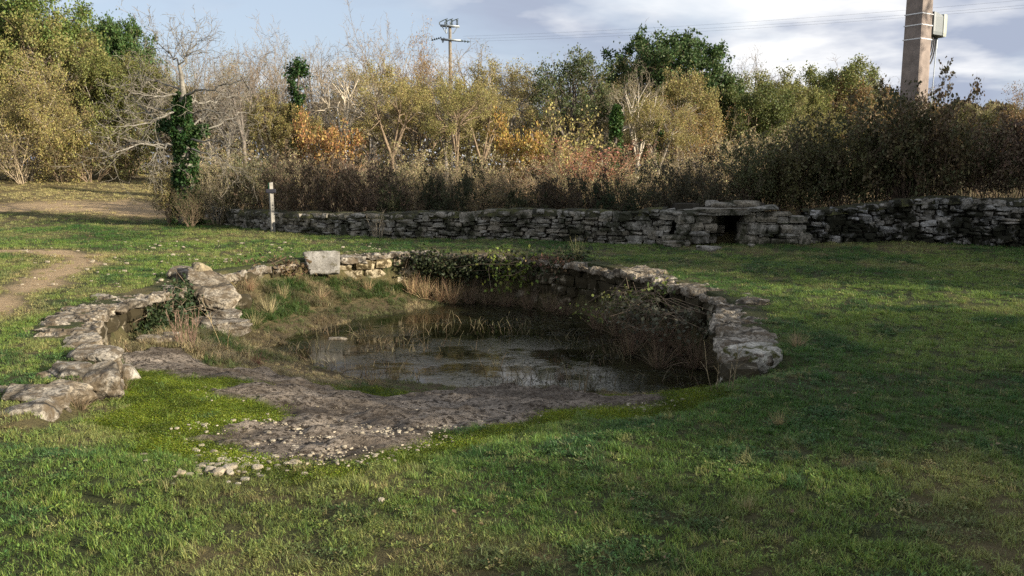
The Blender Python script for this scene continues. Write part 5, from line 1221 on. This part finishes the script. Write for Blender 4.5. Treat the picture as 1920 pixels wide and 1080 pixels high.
# ---- tufts, reeds and shrubs in and around the basin
def tuft_at(px, py, z, kind, i, size, col, label, name='dry_grass_tuft', cat='grass tuft', rz=0.0, group=None):
    p = hit(px, py) if z is None else G(px, py, z)
    t = ob(name, K[kind][i], None, loc=(p[0], p[1], p[2] - .02), rot=(0, 0, rz), scl=size, color=col, label=label, category=cat)
    if group: t['group'] = group
    return t
STRAW = (.42, .32, .17); DRY = (.30, .22, .12); DULL = (.16, .115, .07)
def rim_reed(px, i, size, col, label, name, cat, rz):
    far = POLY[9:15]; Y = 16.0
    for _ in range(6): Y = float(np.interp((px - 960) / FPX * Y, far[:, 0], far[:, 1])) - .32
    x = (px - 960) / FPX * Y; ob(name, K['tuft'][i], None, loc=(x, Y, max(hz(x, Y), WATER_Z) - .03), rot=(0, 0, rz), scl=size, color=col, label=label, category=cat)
def rim_tuft(): 
    p = G(1086, 490); ob('dry_grass_tuft', K['reed'][0], None, loc=(p[0], p[1] + .25, hz(p[0], p[1] + .25) - .02), scl=.62, color=(.40, .36, .16), label='upright straw-coloured tuft on the far right rim', category='grass tuft')
rim_tuft()
for i, (px, py, sz, lab) in enumerate(((770, 548, .8, 'left end'), (796, 552, .95, 'left of centre'), (822, 552, 1.0, 'right of centre'), (846, 556, .9, 'shaded right end'))):
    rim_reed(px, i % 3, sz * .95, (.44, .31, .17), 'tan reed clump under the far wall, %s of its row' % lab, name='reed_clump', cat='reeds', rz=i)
rg = np.random.default_rng(97)
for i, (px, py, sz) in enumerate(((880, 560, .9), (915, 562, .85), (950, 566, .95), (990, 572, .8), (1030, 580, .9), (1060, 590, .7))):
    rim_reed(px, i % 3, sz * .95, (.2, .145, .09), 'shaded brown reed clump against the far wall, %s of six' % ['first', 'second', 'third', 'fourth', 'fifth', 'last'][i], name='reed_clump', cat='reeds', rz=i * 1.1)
for i, (px, py, sz) in enumerate(((1120, 618, .8), (1160, 630, 1.0), (1200, 640, 1.1), (1240, 655, 1.1), (1280, 665, 1.0), (1305, 690, .9), (1180, 665, .8), (1235, 690, .8))):
    tuft_at(px, py, WATER_Z, 'tuft', i % 3, sz, (.19, .135, .085), 'brown dead reed mound under the right wall, %s from the far end' % ['first', 'second', 'third', 'fourth', 'fifth', 'sixth', 'seventh', 'eighth'][i], name='reed_clump', cat='reeds', rz=i * .9)
for i, (px, py, kd, sz, col, lab) in enumerate(((482, 688, 'tuft', .35, (.19, .09, .07), 'small red-brown tuft at the near water edge'), (622, 684, 'tuft', .32, (.45, .40, .3), 'bleached drooping tuft at the near water edge'), (740, 714, 'tuft', .28, (.3, .24, .13), 'straw tuft where the ramp meets the water'), (700, 725, 'tuft', .35, DRY, 'dry tuft left of the straw tuft on the ramp'),
                                                (505, 590, 'tuft', .55, (.42, .36, .19), 'pale straw tuft right of the layered ledge'), (480, 612, 'tuft', .5, (.40, .34, .17), 'straw tuft at the nose of the layered ledge'), (530, 560, 'tuft', .45, (.36, .30, .15), 'dry tuft halfway up the bank'), (600, 560, 'tuft', .45, (.40, .30, .17), 'flattened tan tuft on the bank below the concrete slab'),
                                                (690, 545, 'tuft', .45, (.36, .27, .14), 'tan tuft on the bank below the ochre wall'), (545, 530, 'tuft', .35, (.06, .13, .03), 'lush green tuft on the bank left of the concrete slab'), (470, 545, 'tuft', .45, (.30, .2, .11), 'rusty tuft beside the tilted slab'), (1495, 650, 'tuft', .35, (.38, .29, .16), 'dry tuft against the right end block'),
                                                (1460, 800, 'tuft', .22, (.32, .26, .13), 'dry tuft in the grass below the right end block'), (1400, 960, 'tuft', .2, (.40, .33, .17), 'bleached tuft in the shaded foreground grass'), (230, 735, 'tuft', .3, (.2, .15, .08), 'brown tuft under the slumped block'), (150, 770, 'tuft', .32, (.19, .14, .08), 'brown tuft before the left wing stones'),
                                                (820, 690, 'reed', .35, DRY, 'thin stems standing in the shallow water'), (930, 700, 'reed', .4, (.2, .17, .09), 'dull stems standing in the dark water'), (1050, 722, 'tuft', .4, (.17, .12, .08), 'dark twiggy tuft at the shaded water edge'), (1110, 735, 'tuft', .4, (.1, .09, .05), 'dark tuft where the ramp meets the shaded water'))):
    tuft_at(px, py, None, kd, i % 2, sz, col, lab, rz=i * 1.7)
# stems on the field wall and in the left corner
def stems(name, label, p, n, L, spread, col, seed, r=.008, cat='plant'):
    rng = np.random.default_rng(seed); g = Grow(rng, dict(seg=[6, 4], wob=[.06, .12], trop=[.03, .03], n=[3], ang=[.5], lr=[.35], rr=[.6], t0=[.4], rmin=.003))
    for k in range(n):
        a = rng.uniform(0, 6.28); d = unit(np.array([math.cos(a) * spread * rng.random(), math.sin(a) * spread * rng.random(), 1])); g.branch(np.array([math.cos(a) * .08, math.sin(a) * .08, -.03]), d, L * rng.uniform(.5, 1.1), r, 0)
    V, Q = tubes(g.out[0] + g.out[1], 4); return ob(name, mk(name, V, Q, M['bark']), None, loc=p, color=col, label=label, category=cat)
p = G(712, 446); stems('dry_plant', 'sheaf of pale dry stems leaning on the low wall', (p[0], p[1] - .25, hz(p[0], p[1] - .25)), 22, .66, .45, (.27, .225, .16), 3, .006)
p = hit(350, 652); stems('dock_stems', 'reddish dead stems before the ledges on the left', p, 30, .5, .25, (.26, .17, .12), 4, .004)
p = hit(425, 660); stems('dry_stalk', 'single long straw stalk leaning over the ledges', p, 2, .7, .6, (.45, .34, .18), 5, .004)
p = hit(1088, 738); stems('twiggy_sapling', 'bare forked sapling at the near edge of the dark water', p, 5, .45, .5, (.2, .16, .1), 6, .007)
p = hit(1350, 735); stems('dry_stalk', 'thin grass stalks in the hollow below the end block', p, 5, .4, .4, (.25, .2, .12), 8, .004)
for i, (px, Y, ty, lab) in enumerate(((640, 22, 380, 'pale broken stick poking from the brambles above the wall'),)):
    A = at(585, 395, 22.6); 
    mb = MB(); mb.tube([at(612, 394, 22.3), at(618, 380, 22.3), at(628, 368, 22.4)], [.018, .014, .008], 5); ob('dead_stick', mb.mesh('dead_stick', M['bark']), None, color=(.45, .38, .28), label=lab, category='stick')
# ivy and brambles that hang on the basin wall
def patch(name, label, pts, n, sig, leaf, col, seed, cat='ivy', stem=None):
    rng = np.random.default_rng(seed); P = np.array(pts); k = rng.integers(len(P), size=n); C = P[k] + rng.normal(size=(n, 3)) * np.array(sig)
    b = P.mean(0); t = thing(name, label, cat, b); keep = fbm(C[:, 0] * 4, C[:, 1] * 4, C[:, 2] * 4, seed, 2) > .42; C = C[keep]
    ob('leaves', leaf_mesh(C - b, leaf[0], leaf[1], rng, up=.3, droop=.3), t, color=col)
    st = []
    for j in range(26):
        a, c = C[rng.integers(len(C))] - b, C[rng.integers(len(C))] - b; m_ = (a + c) / 2 + rng.normal(size=3) * .08; m_[2] += .08; st.append((np.array([a, m_, c]), np.array([.005, .004, .002])))
    V, Q = tubes(st, 3); ob('stems', mk('stems', V, Q, M['bark']), t, color=stem or (.2, .15, .1))
patch('ivy_patch', 'dark green ivy hanging on the left wall below the tilted slab', [(-4.62, 10.9, -.25), (-4.6, 11.2, -.3), (-4.62, 11.6, -.15), (-4.55, 10.6, -.36), (-4.66, 11.9, -.08), (-4.5, 11.9, -.3), (-4.45, 11.3, -.38)], 3000, (.06, .16, .085), (.05, .042), (.04, .06, .022), 1)
patch('bramble_spray', 'yellow-green bramble spray over the shaded far wall', [at(960, 500, 16.0), at(985, 512, 15.8), at(950, 525, 15.8), at(1005, 500, 15.7), at(935, 490, 16.1)], 420, (.22, .12, .14), (.08, .06), (.17, .21, .035), 2, 'bramble')
patch('bramble_spray', 'bright-leaved bramble spray halfway along the right wall', [at(1235, 545, 12.3), at(1255, 540, 12.0), at(1180, 560, 12.6), at(1150, 570, 12.8), at(1205, 552, 12.4), at(1100, 585, 12.9)], 460, (.16, .12, .10), (.06, .042), (.14, .165, .04), 3, 'bramble')
patch('bramble_tangle', 'dark ivy and bramble tangle along the shaded far wall', [at(800 + 30 * j, 492 + (j % 3) * 8, 16.25 - max(0, j - 5) * .22) for j in range(10)], 4200, (.22, .1, .13), (.07, .055), (.045, .055, .022), 4, 'bramble')
patch('bramble_tangle', 'rust-coloured dead bramble on top of the far right rim', [at(1040, 492, 15.5), at(1062, 496, 15.2), at(1020, 490, 15.7)], 500, (.14, .1, .07), (.07, .04), (.2, .12, .07), 5, 'bramble')
patch('bramble_tangle', 'grey-leaved bramble tangle on the right wall above the dead reeds', [at(1170 + 22 * j, 575 + 6 * j, 11.8 - .25 * j) for j in range(7)], 900, (.2, .15, .12), (.06, .045), (.085, .085, .05), 6, 'bramble')
patch('ivy_patch', 'brown leaves and ivy under the rim left of the concrete slab', [at(450 + 20 * j, 510 - 2 * j, 14.6 + .1 * j) for j in range(6)], 900, (.16, .1, .09), (.07, .05), (.13, .09, .045), 7)

# ---- water plants: floating flecks and thin stems
def pond_weed():
    rng = np.random.default_rng(98); n = 15000; x = rng.uniform(-3.6, 2.4, n); y = rng.uniform(9.2, 16, n)
    f = fbm(x * 1.1, y * 2.2, 0, 55, 4); sd, _ = poly_sd(x, y); k = (f > np.interp(y, [9, 11.5], [.44, .51])) & (sd < -.15) & (height(x, y) < WATER_Z - .01); x, y = x[k], y[k]; n = len(x)
    a = rng.uniform(0, 6.28, n); D = np.column_stack([np.cos(a), np.sin(a), 0 * a]); V, Q = leaves(np.column_stack([x, y, np.full(n, WATER_Z + .004)]), .045, .014, rng, up=30, D=D)
    ob('pond_weed', mk('pond_weed', V, Q, M['leaf'], False, {'rnd': ('FACE', 'FLOAT', rng.random(n).astype(np.float32))}), color=(.06, .06, .03), kind='stuff', label='floating weed flecks on the dark water', category='weed')
    n = 1500; x = rng.uniform(-3.4, 2.3, n); y = rng.uniform(9.3, 14, n); f = fbm(x * 1.3, y * 1.6, 0, 57, 3); sd, _ = poly_sd(x, y); k = (f > .52) & (sd < -.2) & (height(x, y) < WATER_Z + .01); x, y = x[k], y[k]
    L = rng.uniform(.06, .26, len(x)); d = unit(np.column_stack([rng.normal(0, .4, (len(x), 2)), np.ones(len(x))])); b0 = np.column_stack([x, y, np.full(len(x), WATER_Z - .02)])
    V, Q = tubes([(np.array([p, p + q * l * .6, p + q * l + np.array([q[0], q[1], -.2]) * l * .3]), np.array([.004, .003, .0015])) for p, q, l in zip(b0, d, L)], 3)
    ob('water_stems', mk('water_stems', V, Q, M['tuft'], False, {'rnd': ('FACE', 'FLOAT', rng.random(len(Q)).astype(np.float32))}), color=(.2, .16, .09), kind='stuff', label='thin dead stems standing in the shallows', category='stems')
pond_weed()

# ---- stones on the ramp and in the grass
def pebbles():
    rng = np.random.default_rng(99); PP = [];
    V0, Q0 = lattice(2, 2, 2); V0 = rounded(V0, 3.2)
    mb = MB(); n = 9500; x = rng.uniform(-3.4, 2.2, n); y = rng.uniform(4.2, 9, n); s = slab_sd(x, y); f = fbm(x * 1.5, y * 1.5, 0, 65, 3)
    k = (s < .18) & (rng.random(n) < sst(7.8, 5.2, y) * (.25 + sst(.4, .65, f))); x, y = x[k], y[k]; z = height(x, y) + .02
    for i in range(len(x)):
        sz = .004 + .010 * rng.random() ** 4; a = rng.uniform(0, 6.28); c_, s_ = math.cos(a), math.sin(a); V = V0 * np.array([sz * 1.4, sz, sz * .6]) * rng.uniform(.7, 1.3, 3)
        mb.add(V @ np.array([[c_, s_, 0], [-s_, c_, 0], [0, 0, 1]]) + np.array([x[i], y[i], z[i]]), Q0)
    q = [hit(rng.normal(430, 60), rng.normal(868, 20)) for _ in range(110)]
    for p in q:
        sz = .008 + .012 * rng.random() ** 2; mb.add(V0 * np.array([sz * 1.4, sz, sz * .65]) * rng.uniform(.7, 1.3, 3) + p + np.array([0, 0, .006]), Q0)
    for _ in range(260):                       # scattered bits in the grass beyond the pond
        px, py = rng.uniform(40, 760), rng.uniform(450, 545); p = hit(px, py); sd, _e = poly_sd(p[:1], p[1:2])
        if sd[0] < .2: continue
        sz = .008 + .022 * rng.random() ** 3; mb.add(V0 * np.array([sz * 1.4, sz, sz * .7]) * rng.uniform(.7, 1.3, 3) + p + np.array([0, 0, .025]), Q0)
    ob('gravel', mb.mesh('gravel', M['pebble'], False), kind='stuff', label='pale gravel strewn over the ramp and grass', category='gravel')
    spots = [(395, 888, .045), (412, 892, .05), (425, 886, .045), (437, 884, .04), (432, 893, .035), (340, 893, .04), (366, 848, .03), (402, 852, .04), (414, 868, .035), (421, 856, .03), (483, 882, .045), (503, 885, .025), (553, 874, .05), (600, 858, .03), (554, 846, .045), (775, 820, .03), (785, 821, .035), (770, 808, .03), (715, 942, .03), (372, 888, .03)]
    LAB = {5: 'lone pale stone left of the small stone heap', 6: 'small stone above and left of the stone heap in the moss', 7: 'pale stone above the stone heap near the slab tongue', 10: 'larger ochre stone a step right of the stone heap', 11: 'tiny stone just right of the larger ochre stone', 12: 'largest round pale stone at the ramp foot', 13: 'small stone above the largest round stone', 14: 'pale stone embedded at the lower edge of the slab',
           15: 'left one of two stones at the mossy right edge of the slab', 16: 'right one of two stones at the mossy right edge of the slab', 17: 'upper small stone at the mossy right edge of the slab', 18: 'single white stone out in the foreground grass', 19: 'small stone just left of the stone heap'}
    LAB = [LAB.get(i) for i in range(20)]
    PRs = [rock_mesh('loose_stone', (1, .72, .5), .12, 800 + i, M['pebble'], rnd=3.2, amp=.2) for i in range(5)]
    for i, (px, py, sz) in enumerate(spots):
        p = hit(px, py); ob('loose_stone', PRs[i % 5], None, loc=(p[0], p[1], p[2] + sz * .3), rot=(0, 0, i * 1.3), scl=sz * 1.5, label=LAB[i] if LAB[i] else 'pale limestone piece in the small heap at the near foot of the ramp', category='stone', group='loose stones at the foot of the ramp')
pebbles()
